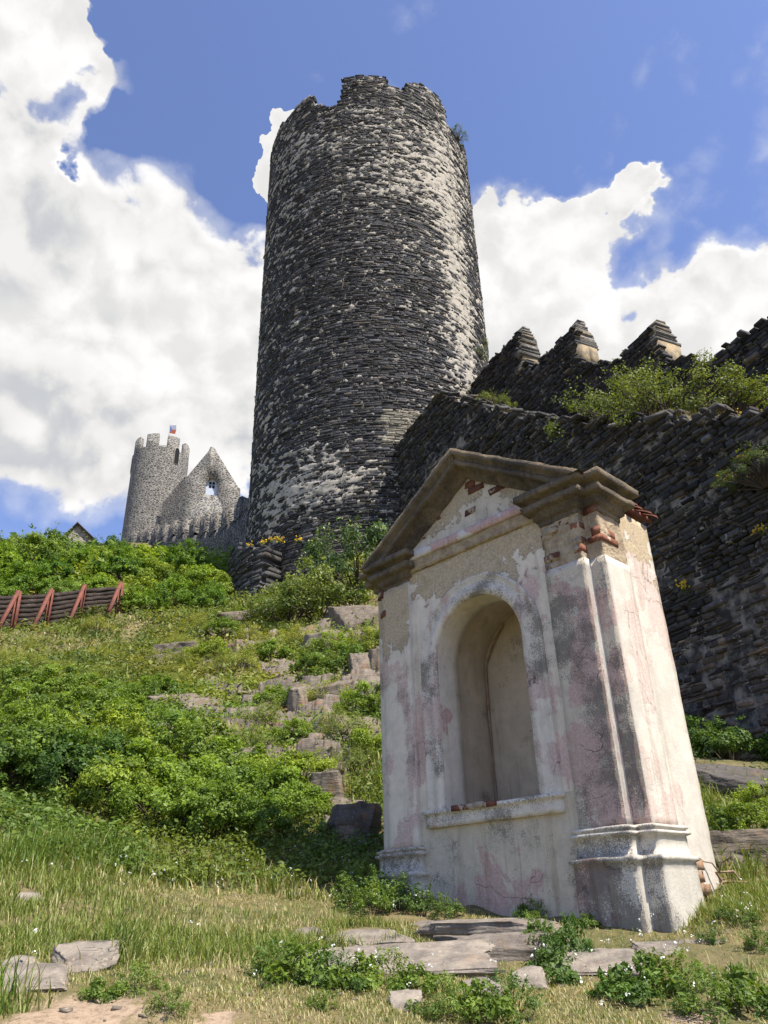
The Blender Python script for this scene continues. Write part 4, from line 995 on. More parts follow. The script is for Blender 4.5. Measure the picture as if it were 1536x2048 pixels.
# ================================================================== red steel and plank retaining fence
fe = thing('plank_retaining_fence', 'retaining fence of brown planks held by red steel struts on the hillside', 'fence', tuple(at(120, 1240, 23.5)))
pt = [(-30, 1188), (38, 1185), (104, 1182), (170, 1173), (243, 1168)]; pb = [(-40, 1252), (27, 1250), (93, 1246), (160, 1234), (237, 1222)]; sf = [(-66, 1252), (0, 1250), (68, 1250), (138, 1244), (220, 1216)]
FD = [23.2, 23.4, 23.6, 23.8, 24.0]
tops = [at(*p, d) for p, d in zip(pt, FD)]; bots = [at(*p, d + .02) for p, d in zip(pb, FD)]; feet = [at(*p, d - .75) for p, d in zip(sf, FD)]
r = np.random.default_rng(3)
for k in range(5):
    mb = MB(); T, B_ = Vector(tops[k]), Vector(bots[k]); B_ = B_ + (B_ - T) * .4
    for dx in (-.045, .045): mb.bar(T + Vector((dx, 0, .04)), B_ + Vector((dx, 0, 0)), .012, .09)
    mb.bar(T + Vector((0, 0, .04)), B_, .09, .012); mb.build('post', M_RED, fe, world=True)
    mb = MB(); S_ = Vector(feet[k]); S_ = S_ + (S_ - T) * .15
    for dz in (-.045, .045): mb.bar(T + Vector((0, -.06, dz)), S_ + Vector((0, 0, dz)), .10, .014)
    mb.bar(T + Vector((0, -.06, 0)), S_, .014, .09); mb.build('strut', M_RED, fe, world=True)
for k in range(4):
    for row in range(7):
        f0, f1 = row / 7 + .06, (row + 1) / 7 + .045
        dirb = Vector((0, .06, 0)); A0, A1_ = Vector(tops[k]).lerp(Vector(bots[k]), f0) + dirb, Vector(tops[k]).lerp(Vector(bots[k]), f1) + dirb
        B0, B1_ = Vector(tops[k + 1]).lerp(Vector(bots[k + 1]), f0) + dirb, Vector(tops[k + 1]).lerp(Vector(bots[k + 1]), f1) + dirb
        ov = (B0 - A0) * .04; n = 6; V = []
        for i_ in range(n):
            s = i_ / (n - 1); wob = Vector((0, r.uniform(-.02, .02), r.uniform(-.012, .012)))
            up_ = (A0 - ov).lerp(B0 + ov, s) + wob; lo_ = (A1_ - ov).lerp(B1_ + ov, s) + wob
            for p in (lo_, up_, up_ + Vector((0, .06, 0)), lo_ + Vector((0, .06, 0))): V.append(p[:])
        F = [(i_ * 4 + q, (i_ + 1) * 4 + q, (i_ + 1) * 4 + (q + 1) % 4, i_ * 4 + (q + 1) % 4) for i_ in range(n - 1) for q in range(4)] + [(0, 1, 2, 3), (4 * n - 1, 4 * n - 2, 4 * n - 3, 4 * n - 4)]
        obj('plank', V, [np.array(F)], M_PLANK, fe, world=True)

# ================================================================== rocks
def rock_mesh(seed, n=18, layers=5, cuts=9):
    r = np.random.default_rng(seed); g_ = np.linspace(-1, 1, n); V = []; F = []; idx = {}
    def vid(p):
        k = tuple(np.round(p, 5)); 
        if k not in idx: idx[k] = len(V); V.append(p)
        return idx[k]
    for ax in range(3):
        for s in (-1, 1):
            for i_ in range(n - 1):
                for j_ in range(n - 1):
                    q = []
                    for a_, b_ in ((i_, j_), (i_ + 1, j_), (i_ + 1, j_ + 1), (i_, j_ + 1)):
                        p = np.zeros(3); p[ax] = s; p[(ax + 1) % 3] = g_[a_]; p[(ax + 2) % 3] = g_[b_]; q.append(vid(p))
                    F.append(q if s > 0 else q[::-1])
    V = np.array(V)
    for _ in range(cuts):
        nn = r.normal(0, 1, 3); nn[2] *= .45; nn /= np.linalg.norm(nn); c_ = r.uniform(.80, 1.12)
        d_ = V @ nn - c_; V = V - np.clip(d_, 0, None)[:, None] * nn[None]
    B = V + (np.stack([fbm(V + 9 * k, 1.3, 2, seed + k) - .5 for k in range(3)], -1)) * .22
    for ax, cnt, am in ((2, layers, .15), (0, 3, .10), (1, 3, .08)):            # bedding planes and cross joints
        edges = np.sort(r.uniform(-1, 1, cnt)); lay = np.searchsorted(edges, V[:, ax] + .12 * V[:, (ax + 1) % 3]); jut = r.uniform(0, 1, cnt + 1)[lay]
        for o_ in range(3):
            if o_ != ax: B[:, o_] *= 1 - am * jut
    return B + (np.stack([fbm(V + 4 * k, 6, 3, seed + k) - .5 for k in range(3)], -1)) * .075, np.array(F)
ROCKS = [rock_mesh(100 + k) for k in range(9)]
def slab(px, py, wpx, hpx, depth, kind, label, group):
    gx_, gy_, gz_, gd_ = ground_hit(px, py + hpx * .5, 2.2, 32); dist = math.hypot(gx_, gy_); sx = wpx * dist / F_PX / 2; Hh = hpx * dist / F_PX
    V, F = ROCKS[kind % 9]; r = np.random.default_rng(int(px * 3 + py)); rz_ = -math.atan2(gx_, gy_) + r.uniform(-.12, .12); dp = sx * depth; tl = .78 * Hh / (2 * dp)
    Q = V * np.array([sx, dp, .15 * Hh]); Q[:, 2] += np.where(V[:, 2] < 0, V[:, 2] * .05, 0) + Q[:, 1] * tl
    ca_, sa_ = math.cos(rz_), math.sin(rz_); Q = np.stack([Q[:, 0] * ca_ - Q[:, 1] * sa_, Q[:, 0] * sa_ + Q[:, 1] * ca_, Q[:, 2]], -1)
    o = obj('flat_stone', Q, F, M_ROCKF, None, np.broadcast_to(np.array([.27, .232, .185]) * np.exp(r.normal(0, .12)), (len(Q), 3)))
    k = 1 + dp / dist; o.location = (gx_ * k, gy_ * k, gz_ + .36 * Hh); return tag(o, label, 'stone', group)
def rock(px, py, wpx, hpx, depth=1., d=None, label=None, kind=0, group=None, mat=None, col=(.225, .185, .14), sink=.35, rot=None, name='rock', tilt=(0, 0)):
    """rock whose visible face is about wpx by hpx photo pixels, standing on the slope where that sight line meets it"""
    gx_, gy_, gz_, gd_ = ground_hit(px, py + hpx * .45, 2.2, 32) if d is None else (*gpt(px, py, d), d)
    c_ = np.array([gx_, gy_, gz_]); dist = float(np.linalg.norm(c_)); sx = wpx * dist / F_PX / 2; sz = hpx * dist / F_PX / 2
    V, F = ROCKS[kind % 9]; r = np.random.default_rng(int(px * 7 + py)); az_ = math.atan2(gx_, gy_); rz_ = -az_ + (r.uniform(-.5, .5) if rot is None else rot)
    Q = V * np.array([sx, sx * depth, sz * (1 + sink)])
    Q = np.stack([Q[:, 0], Q[:, 1], Q[:, 2] + Q[:, 0] * tilt[0] + Q[:, 1] * tilt[1]], -1)
    ca_, sa_ = math.cos(rz_), math.sin(rz_); Q = np.stack([Q[:, 0] * ca_ - Q[:, 1] * sa_, Q[:, 0] * sa_ + Q[:, 1] * ca_, Q[:, 2]], -1)
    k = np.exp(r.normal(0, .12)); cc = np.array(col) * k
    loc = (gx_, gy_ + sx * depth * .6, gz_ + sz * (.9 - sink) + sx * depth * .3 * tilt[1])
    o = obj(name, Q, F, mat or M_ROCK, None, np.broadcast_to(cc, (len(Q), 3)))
    o.location = loc; tag(o, label or 'grey layered rock cropping out of the green slope below the tower', 'rock', group or 'rock outcrops on the slope'); return o
slope_rocks = [(350, 1300, 90, 40, 2), (310, 1322, 60, 30, 3), (635, 1285, 70, 50, 5), (720, 1230, 110, 60, 7), (500, 1232, 110, 40, 8), (595, 1405, 40, 60, 0), (655, 1390, 80, 50, 1), (300, 1465, 80, 30, 6), (460, 1535, 60, 56, 1),
    (720, 1330, 40, 60, 4), (750, 1325, 30, 60, 5), (520, 1390, 80, 30, 6), (390, 1410, 80, 28, 7), (330, 1400, 70, 26, 8)]
RL = {(445, 1345): 'tall upright block of rock standing alone on the slope', (720, 1230): 'big pale boulder under the flowering bush beside the shrine eave', (595, 1405): 'narrow upright stone wedged in the middle of the outcrop row', (590, 1500): 'broad pale tilted rock face low on the slope',
      (640, 1520): 'flat rock at the lower end of the broad tilted rock face', (655, 1390): 'long block beside the narrow upright stone', (500, 1230): 'rock ledge carrying the slate footing of the tower', (460, 1535): 'pointed pale stone half buried in the leafy bushes', (470, 1285): 'flat slab lying just above the tall upright block', (350, 1300): 'low flat outcrop on the grassy slope facing the fence', (725, 1385): 'wide block of rock touching the edge of the shrine'}
for (px, py, a_, b_, k) in slope_rocks: rock(px, py, a_ * 1.25, b_ * 1.1, 1.0, kind=k, tilt=(.05, .35), sink=.45, label=RL.get((px, py)))
# bedrock rib: jointed, stepped schist breaking through the slope from the tower foot to the shrine
rbk = np.random.default_rng(64)
ribs = [(450, 1335, 60, 70), (480, 1285, 90, 26), (640, 1250, 90, 50), (600, 1400, 90, 50), (700, 1385, 90, 50), (560, 1450, 140, 34), (610, 1510, 110, 50), (650, 1590, 60, 60), (700, 1640, 60, 60), (450, 1460, 80, 30), (560, 1340, 60, 24), (720, 1300, 50, 40), (390, 1410, 70, 16), (690, 1470, 80, 30)]
na, nd = 230, 330; AZ = np.radians(np.linspace(-15.5, .5, na))[:, None]; DD = np.geomspace(7.8, 21, nd)[None, :]
BX, BY = np.sin(AZ) * DD, np.cos(AZ) * DD; BZ = height(BX, BY)
ns = 480; sa_ = np.radians(rbk.uniform(-16, 1, ns)); sd_ = np.exp(rbk.uniform(math.log(7.6), math.log(21.5), ns)); SX, SY = np.sin(sa_) * sd_, np.cos(sa_) * sd_; SZ = height(SX, SY, False)
P2 = np.stack([BX.ravel(), BY.ravel()], -1); wob = np.stack([fbm(p3(P2[:, 0], P2[:, 1]), 1.5, 3, 5) - .5, fbm(p3(P2[:, 0], P2[:, 1]), 1.5, 3, 6) - .5], -1) * .14
near = np.empty(len(P2), int); near2 = near.copy(); gapd = np.empty(len(P2)); SS = np.stack([SX, SY], -1)
for i_ in range(0, len(P2), 6000):
    q_ = (((P2[i_:i_ + 6000] + wob[i_:i_ + 6000])[:, None] - SS[None]) * np.array([.6, 1.3])); q_ = np.sqrt((q_ ** 2).sum(-1)); o_ = np.argpartition(q_, 1, axis=1)[:, :2]; d_ = np.take_along_axis(q_, o_, 1)
    sw_ = d_[:, 0] > d_[:, 1]; o_[sw_] = o_[sw_][:, ::-1]; d_.sort(axis=1); near[i_:i_ + 6000] = o_[:, 0]; near2[i_:i_ + 6000] = o_[:, 1]; gapd[i_:i_ + 6000] = d_[:, 1] - d_[:, 0]
off_ = rbk.uniform(-.12, .24, ns) * (sd_ / 13) ** .5; tx_, ty_ = rbk.uniform(-.16, .22, ns), rbk.uniform(-.05, .34, ns)
rel = (fbm(p3(P2[:, 0], P2[:, 1]), 2.5, 5, 9, .6) - .5) * .22
def top_(i_): return SZ[i_] + off_[i_] + tx_[i_] * (P2[:, 0] - SX[i_]) + ty_[i_] * (P2[:, 1] - SY[i_]) + rel
wt_b = np.clip(.5 + gapd / .16, 0, 1); blk = top_(near) * wt_b + top_(near2) * (1 - wt_b) - .07 * np.exp(-(gapd / .035) ** 2)
lay_ = .11; lb = (blk + .12 * P2[:, 0]) / lay_ + .8 * fbm(p3(P2[:, 0], P2[:, 1]), 1.2, 2, 3); fr_ = lb - np.floor(lb); blk = blk + (np.clip((fr_ - .5) * 3, -.5, .5) - (fr_ - .5)) * lay_ * .8
px_, py_, _f = project(np.stack([BX.ravel(), BY.ravel(), BZ.ravel()], -1)); mk = np.zeros(len(P2))
for cx_, cy_, ax_, ay_ in ribs: mk = np.maximum(mk, np.exp(-((px_ - cx_) / ax_) ** 2 - ((py_ - cy_) / ay_) ** 2))
mk = mk + (fbm(p3(P2[:, 0], P2[:, 1]), 1.6, 3, 21) - .5) * .7; kk = np.clip((mk - .38) / .10, 0, 1)
Zr = np.where(kk > 0, (BZ.ravel() - .25) * (1 - kk) + np.maximum(blk, BZ.ravel() - .12) * kk, BZ.ravel() - .25)
bo = obj('bedrock', np.stack([BX.ravel(), BY.ravel(), Zr], -1), grid_faces(na, nd), M_ROCK, None, np.array([.215, .178, .137])[None] * np.exp(rbk.normal(0, .16, ns))[near][:, None]); tag(bo, kind='structure')
rock_mask = lambda x, y: np.interp(0, [0], [0])
def on_bedrock(x, y):
    i_ = np.clip(np.round((np.degrees(np.arctan2(x, y)) + 15.5) / 16 * (na - 1)), 0, na - 1).astype(int); j_ = np.clip(np.round(np.log(np.clip(np.hypot(x, y), 7.8, 21) / 7.8) / math.log(21 / 7.8) * (nd - 1)), 0, nd - 1).astype(int)
    ins = (np.degrees(np.arctan2(x, y)) > -15.5) & (np.degrees(np.arctan2(x, y)) < .5) & (np.hypot(x, y) > 7.8) & (np.hypot(x, y) < 21)
    return ins & (kk.reshape(na, nd)[i_, j_] > .5)
rock(655, 1580, 70, 66, .9, kind=2, label='pale split rock standing above the shadowed ledge beside the shrine', group='rocks beside the shrine')
rock(705, 1650, 120, 70, .9, kind=5, label='big rock with shade in its colour just behind the shrine', group='rocks beside the shrine', col=(.15, .13, .115))  # rock colour darkened to carry the shrine's shadow
rock(1465, 1590, 190, 46, 1.0, kind=1, d=9.0, mat=M_ROCKF, label='sloping rock slab with shade in its colour below the rampart wall', group='rocks beside the shrine', col=(.10, .09, .08), tilt=(-.3, .3))  # slab colour darkened for the shade under the rampart
rock(1490, 1700, 150, 60, .8, kind=1, label='low grey rock beside the shrine with dry roots over it', group='rocks beside the shrine')
fore = [(985, 1866, 340, 40, .40, 0, 'long layered stone ledge right under the front of the shrine', .25), (990, 1898, 230, 40, .5, 3, 'dark lower step of the stone ledge under the shrine', .3), (880, 1852, 110, 26, .7, 4, 'flat stone at the end of the ledge under the shrine', .3),
    (775, 1925, 370, 60, .45, 1, 'broad flat bedrock slab in the grass with cracked top', .5), (735, 1876, 150, 34, .6, 2, 'thin flat stone lying beyond the broad bedrock slab', .4), (620, 1868, 60, 22, .8, 6, 'small flat stone beside the thin stone in the grass', .4), (1190, 1930, 190, 50, .6, 5, 'rounded flat stone before the corner pedestal of the shrine', .5), (1370, 1912, 170, 40, .5, 7, 'stone apron around the foot of the corner pedestal', .5),
    (50, 1963, 130, 44, .8, 8, 'pale flat paving slab beside the bare earth path', .45), (165, 1915, 100, 60, .8, 3, 'tilted grey stone between the pale slab and grass tuft', .45), (40, 1930, 60, 30, .8, 2, 'small pale stone touching the flat paving slab', .4), (585, 1785, 56, 18, .8, 1, 'grey stone half sunk in the lawn edge of the shadow', .4), (650, 1778, 64, 14, .8, 4, 'thin pale stone at the edge of the shrine shadow', .4), (55, 1795, 44, 24, .8, 5, 'lone grey stone among tall grass', .4), (970, 1985, 70, 40, .8, 6, 'grey stone poking through grass below the broad slab', .5), (810, 2010, 60, 36, .8, 7, 'tilted small stone low in the grass', .5), (1060, 1960, 60, 40, .8, 8, 'pale broken stone at the end of the bedrock slab', .5)]
for (px, py, a_, b_, dep, k, lab, snk) in fore:
    if k in (0, 3) and py < 1900: rock(px, py + 4, a_, b_, dep, kind=k, label=lab, group='flat stones in the foreground', mat=M_ROCKF, col=(.25, .215, .175), sink=snk, rot=.1, name='stone_ledge', tilt=(0, .05))
    else: slab(px, py, a_ * 1.1, b_, dep, k, lab, 'flat stones in the foreground')

# ================================================================== vegetation
def leaf_batch(C, N, size, asp, rg, fold=.25):
    """rhombic folded leaves; C centres, N facing normals"""
    n = len(C); N = N / np.linalg.norm(N, axis=1, keepdims=True)
    a = np.cross(N, rg.normal(0, 1, (n, 3))); a /= np.linalg.norm(a, axis=1, keepdims=True); b = np.cross(N, a)
    s = size * np.exp(rg.normal(0, .32, (n, 1))); L = a * s; Wd = b * s * asp
    V = np.stack([C - L * .5, C + Wd * .5 + N * s * fold * .3, C + L * .5, C - Wd * .5 + N * s * fold * .3], 1)
    F = (np.array([[0, 1, 2], [0, 2, 3]])[None] + (np.arange(n) * 4)[:, None, None]).reshape(-1, 3)
    return V.reshape(-1, 3), F
def lerp_cols(n, rg, c0, c1, k=None):
    k = rg.random((n, 1)) if k is None else k[:, None]; return np.asarray(c0)[None] * (1 - k) + np.asarray(c1)[None] * k
def bush_parts(seed, rx=1., rz=.8, nclump=46, nleaf=170, size=.055, asp=.55, c0=(.035, .075, .012), c1=(.11, .20, .03), spread=.22, flowers=0, fcol=(.8, .8, .72), stems=22, shoots=12, low=-.1):
    r = np.random.default_rng(seed); C = []; K = []
    d = r.normal(0, 1, (nclump, 3)); d[:, 2] = np.abs(d[:, 2]) * .9 + low; d /= np.linalg.norm(d, axis=1, keepdims=True)
    rad = r.uniform(.45, 1., (nclump, 1)) ** .6 * (1 + .28 * np.sin(np.arctan2(d[:, 1:2], d[:, 0:1]) * 3 + seed) * .6)
    cc = d * rad * np.array([rx, rx, rz]); cc[:, 2] += .12 * rz
    P = []; Nn = []; cs = []
    for i in range(nclump):
        s = spread * rx * r.uniform(.6, 1.25); q = r.normal(0, 1, (nleaf, 3)); q /= np.linalg.norm(q, axis=1, keepdims=True)
        q = q * (r.random((nleaf, 1)) ** .4) * s * np.array([1, 1, .75])
        P.append(cc[i] + q); Nn.append(q / s * .7 + d[i] * .5 + np.array([0, 0, .55]) + r.normal(0, .55, (nleaf, 3))); cs.append(np.clip(r.normal(.45, .22) + r.normal(0, .22, nleaf), 0, 1))
    for i in range(shoots):
        dd = r.normal(0, 1, 3); dd[2] = abs(dd[2]) + .6; dd /= np.linalg.norm(dd); n = 26; s = r.uniform(.75, 1.28, n)
        P.append(dd * s[:, None] * np.array([rx, rx, rz * 1.05]) + r.normal(0, .035 * rx, (n, 3))); Nn.append(r.normal(0, 1, (n, 3)) + np.array([0, 0, .6])); cs.append(np.clip(r.normal(.7, .2, n), 0, 1))
    P = np.concatenate(P); Nn = np.concatenate(Nn); cs = np.concatenate(cs); ok = P[:, 2] > -.25 * rz; P, Nn, cs = P[ok], Nn[ok], cs[ok]
    V, F = leaf_batch(P, Nn, size, asp, r); col = np.repeat(lerp_cols(len(P), r, c0, c1, cs), 4, 0)
    fol = mesh('foliage', V, F, M_LEAF, col)
    mb = MB()
    for i in range(min(stems, nclump)):
        e = cc[i]; m1 = e * .5 + r.normal(0, .08, 3) * rx; mb.tube([(m1[0] * .12, m1[1] * .12, -.3 * rz), tuple(m1), tuple(e)], [.022 * rx, .014 * rx, .005 * rx], 5)
    V, F, _ = mb.data(); st = mesh('stem', V, F, M_STEM)
    fm = None
    if flowers:
        top = P[P[:, 2] > .15 * rz]; i = r.choice(len(top), flowers); q = top[i] + r.normal(0, .02, (flowers, 3)) + np.array([0, -.03, .03])
        V, F = leaf_batch(np.repeat(q, 3, 0) + r.normal(0, .012, (flowers * 3, 3)), r.normal(0, .6, (flowers * 3, 3)) + np.array([0, -.5, .8]), .035, .8, r)
        fm = mesh('blossom', V, F, M_PETAL, np.repeat(lerp_cols(flowers * 3, r, fcol, tuple(x * .8 for x in fcol)), 4, 0))
    return fol, st, fm
G0, G1 = (.055, .105, .013), (.19, .30, .036)
BUSH = {
 'a': [bush_parts(1, size=.062, c0=G0, c1=G1), bush_parts(2, size=.058, c0=G0, c1=G1, rz=.7), bush_parts(3, size=.066, c0=(.06, .11, .015), c1=(.22, .32, .045), rz=.9)],
 'd': [bush_parts(11, size=.07, asp=.6, c0=(.035, .08, .013), c1=(.11, .19, .03)), bush_parts(12, size=.065, c0=(.035, .08, .013), c1=(.11, .19, .03))],
 'y': [bush_parts(21, size=.05, asp=.4, c0=(.09, .125, .025), c1=(.26, .31, .07), nleaf=130, spread=.25), bush_parts(22, size=.045, asp=.35, c0=(.08, .115, .025), c1=(.24, .28, .075), nleaf=120, rz=.6)],
 's': [bush_parts(31, size=.036, asp=.55, c0=(.045, .075, .02), c1=(.14, .19, .055), nleaf=95, nclump=60, spread=.16, stems=60, shoots=30), bush_parts(32, size=.036, asp=.55, c0=(.05, .085, .022), c1=(.15, .20, .06), nleaf=90, nclump=54, spread=.17, stems=54, shoots=26)],
 'w': [bush_parts(41, size=.05, c0=(.035, .075, .02), c1=(.12, .18, .05), nleaf=150, flowers=240, fcol=(.55, .62, .33), shoots=24), bush_parts(42, size=.05, c0=(.04, .08, .02), c1=(.13, .19, .05), nleaf=150, flowers=160, fcol=(.6, .62, .4))],
 't': [bush_parts(51, size=.06, c0=(.04, .10, .012), c1=(.15, .27, .03), nclump=80, spread=.2, rz=1.0), bush_parts(52, size=.06, c0=(.07, .14, .012), c1=(.24, .36, .035), nclump=80, spread=.19, rz=.8), bush_parts(53, size=.055, c0=(.06, .12, .015), c1=(.21, .30, .045), nclump=80, spread=.2, rz=.75)],
}
_bn = [0]
def bush(kind, px, py, d, scale, label, group=None, name='bush', zsc=1., xyz=None, cat='bush'):
    x, y, z = xyz if xyz is not None else gpt(px, py, d); ms = BUSH[kind]; k = _bn[0]; _bn[0] += 1
    fol, st, fm = ms[k % len(ms)]
    o = thing(name, label, cat, (x, y, z + .05 * scale), (k * 2.399) % 6.283, group); o.scale = (scale, scale, scale * zsc)
    for nm_, me in (('foliage', fol), ('stem', st), ('blossom', fm)):
        if me: link(nm_, me, o)
    return o
r = np.random.default_rng(77)
# tall shrubs on the crest above the fence
crest = [(-40, 29, 1.5), (20, 28, 1.4), (75, 29.5, 1.6), (110, 27.5, 1.3), (160, 28.5, 1.4), (205, 29.5, 1.5), (245, 27.5, 1.35), (290, 29, 1.4), (330, 27, 1.3), (370, 28, 1.4), (410, 26.5, 1.35), (440, 25.8, 1.2), (60, 26, 1.2), (190, 26.2, 1.15), (270, 25.6, 1.15), (350, 25.2, 1.1), (0, 25.6, 1.1), (130, 25.4, 1.0), (420, 24.2, 1.0), (300, 24.2, .9)]
for i, (px, d, s) in enumerate(crest):
    bush('t', px, 1150, d, s * (.62 if 100 < px < 215 and d > 27 else .80), 'bright green leafy shrub on the crest behind the plank fence', 'shrubs along the crest', 'shrub')
bush('d', 85, 1150, 31.5, 1.35, 'taller dark green shrub breaking the skyline beside the small gabled house', None, 'shrub', 1.15)
bush('d', 222, 1150, 31, 1.05, 'small dark round shrub on the skyline near the foot of the keep', None, 'shrub', 1.2)
# hillside bushes
hill = [(60, 12.5, .62), (160, 11.6, .6), (250, 12, .55), (330, 11, .6), (400, 10.2, .6), (470, 9.9, .55), (540, 9.4, .5), (230, 10, .6), (300, 9.2, .6), (390, 9.0, .58), (470, 8.7, .5), (560, 8.9, .48), (330, 8.3, .5), (430, 8.1, .48), (520, 8.2, .42), (590, 8.6, .4), (240, 8.6, .5), (150, 9.6, .5), (50, 10.6, .55), (600, 9.6, .42), (200, 13.6, .6), (110, 14.4, .62), (20, 14.6, .6), (300, 14.2, .55)]
for i, (px, d, s) in enumerate(hill):
    bush('a', px, 1500, d, s, 'low bright green leafy bush on the sunny slope left of the rocks', 'leafy bushes on the slope')
for (px, d, s) in ((60, 9.3, .62), (140, 9.0, .6), (10, 8.9, .5), (205, 9.4, .5)):
    bush('d', px, 1560, d, s, 'dark green bush with larger leaves at the foot of the slope', 'dark bushes at the slope foot')
for i in range(34):
    px = r.uniform(-20, 460); d = r.uniform(14.5, 22.5); bush('y', px, 1300, d, r.uniform(.3, .55), 'small yellowish green scrub bush on the upper slope below the fence', 'scrub on the upper slope', zsc=.8)
rb_ = [(690, 11, .42), (735, 12, .5), (640, 12.8, .42), (560, 13, .42), (520, 12, .4), (700, 14.5, .5), (745, 15.5, .6), (660, 16, .55), (600, 17, .55), (540, 16, .5), (480, 15.5, .5), (420, 16.5, .5), (700, 9.9, .34), (740, 10.4, .4), (500, 18, .5), (440, 19, .55), (390, 20, .5), (620, 14.6, .4), (570, 18.5, .4), (500, 20.5, .5), (360, 18, .45), (590, 11.2, .32), (510, 10.8, .38)]
for i, (px, d, s) in enumerate(rb_):
    bush('ya'[i % 2], px, 1350, d, s, 'small green bush rooted between the rock outcrops below the tower', 'bushes among the rocks')
bush('w', 640, 1190, 19.5, 1.4, 'large pale flowering bush growing against the foot of the round tower', None, 'flowering_bush', 1.0)
bush('w', 715, 1130, 20.4, 1.45, 'tall pale flowering bush between the round tower and shrine roof', None, 'flowering_bush', 1.3)
bush('w', 580, 1190, 19.5, 1.15, 'smaller flowering bush below the corner of the slate footing', None, 'flowering_bush')
bush('a', 745, 1190, 15.5, .55, 'leafy green bush pressed against the far corner of the shrine', None)
# terrace bushes above the lower rampart
def on_wall(px, py, off, kind, s, label, group=None, **kw):
    t_, z_ = az_t(px, py, off); x, y = wall_xy(t_, off); return bush(kind, 0, 0, 0, s, label, group, xyz=(float(x), float(y), float(np.interp(t_, lt_t, lt_z)) - .05), **kw)
on_wall(1235, 820, -.9, 's', 1.5, 'airy thin leaved bush growing on top of the lower rampart', zsc=1.05)
on_wall(1350, 810, -1.1, 's', 1.45, 'second airy bush on the rampart terrace, farther from the tower', zsc=1.0)
on_wall(1295, 815, -.8, 's', 1.1, 'small airy bush between the two bigger terrace bushes')
on_wall(985, 800, -.7, 's', .6, 'small tuft of green scrub on the rampart next to the tower')
on_wall(1440, 800, -1.6, 's', 1.2, 'sparse twiggy bush at the foot of the upper rampart')
t_, z_ = az_t(1515, 950, .2); bush('s', 0, 0, 0, .62, 'overhanging thin branched bush spilling down the rampart face', None, xyz=(float(wall_xy(t_, .1)[0]), float(wall_xy(t_, .1)[1]), z_ - .1))
# plants on the round tower
for (px, py, s, lab) in ((915, 278, .62, 'small shrub sprouting from the broken rim of the round tower'), (958, 715, .42, 'little plant rooted in the lit tower face above the rampart'), (966, 690, .3, 'tiny sprig growing from the tower beside the upper rampart')):
    th_, z_ = cyl_hit(px, py); q = tower_map(np.array([th_ * TOWER_R]), np.array([z_]), np.array([.02]))[0]; bush('s', 0, 0, 0, s, lab, None, 'wall_plant', xyz=tuple(float(v) for v in q), cat='plant')
# bushes right of the shrine, in the lee of the rampart
bush('d', 1450, 1480, 11.6, .55, 'dark ivy green bush in the shade at the rampart foot', None)
bush('d', 1390, 1470, 11.9, .5, 'dark low bush in the shade right behind the shrine', None)
bush('a', 1500, 1660, 7.3, .30, 'sunlit yellow green bush beside the shaded rock slab', None)
bush('d', 1440, 1650, 7.4, .26, 'broad leaved green plant against the back corner of the shrine', None)
bush('a', 1530, 1600, 8.3, .3, 'leafy bush in half shade under the rampart beside the rock slab', None)
# leafy herbs in the foreground
herb = [(bush_parts(61, rx=1, rz=.8, nclump=16, nleaf=70, size=.16, asp=.5, c0=(.045, .09, .015), c1=(.13, .22, .04), spread=.4, stems=10, shoots=8), 0), (bush_parts(62, rx=1, rz=1.0, nclump=18, nleaf=90, size=.12, asp=.35, c0=(.05, .095, .018), c1=(.14, .23, .045), spread=.4, stems=12, shoots=10, flowers=0), 0), (bush_parts(63, rx=1, rz=1.1, nclump=16, nleaf=80, size=.12, asp=.4, c0=(.05, .095, .018), c1=(.14, .23, .04), spread=.38, stems=12, shoots=10, flowers=36, fcol=(.85, .85, .82)), 0)]
BUSH['h'] = [herb[0][0], herb[1][0]]; BUSH['f'] = [herb[2][0]]
def herbs(px, py, s, lab, kind='h', grp=None, zsc=1.):
    x, y, z, d = ground_hit(px, py); return bush(kind, 0, 0, 0, s, lab, grp, 'herb', zsc, (x, y, z - .01), 'plant')
for (px, py, s) in ((560, 1955, .13), (610, 1975, .15), (665, 1985, .13), (720, 1975, .12), (775, 1975, .12), (830, 1985, .10), (880, 2030, .11), (960, 2040, .12), (1020, 2030, .12)): herbs(px, py, s, 'leafy green herb growing along the front of the bedrock slab', 'h', 'herbs along the bedrock slab')
for (px, py, s) in ((1080, 1900, .14), (1120, 1930, .16), (1105, 1965, .13), (1070, 1880, .12)): herbs(px, py, s, 'feathery dark green herb beside the end of the stone ledge', 'h', 'herbs at the ledge end')
for (px, py, s) in ((1290, 1990, .16), (1350, 1985, .14), (1240, 2010, .13), (1420, 2030, .14), (1500, 2020, .15)): herbs(px, py, s, 'clump of broad green leaves in the lawn before the corner pedestal', 'h', 'leaf clumps before the pedestal')
for (px, py, s) in ((715, 1790, .18), (760, 1810, .19), (800, 1825, .18), (745, 1830, .17), (700, 1820, .16), (850, 1830, .14), (890, 1838, .12)): herbs(px, py, s, 'leafy plant with small white flowers at the far pedestal of the shrine', 'f', 'white flowered plants by the far pedestal')
for (px, py, s) in ((1050, 1838, .09), (1075, 1836, .10), (1175, 1852, .07)): herbs(px, py, s, 'small green tuft at the base of the shrine front wall', 'h', 'tufts along the shrine front')
for (px, py, s) in ((1430, 1890, .08), (1490, 1850, .09), (1520, 1900, .09), (1450, 1840, .07)): herbs(px, py, s, 'small white flowered plant on the stony ground beside the shrine', 'f', 'white flowered plants beside the pedestal')
for (px, py, s) in ((265, 1990, .09), (195, 2000, .07), (340, 2025, .07)): herbs(px, py, s, 'small green weed at the edge of the bare earth path', 'h', 'weeds by the path')
herbs(1150, 1925, .10, 'single upright green herb in front of the rounded flat stone', 'h', None, 2.2)
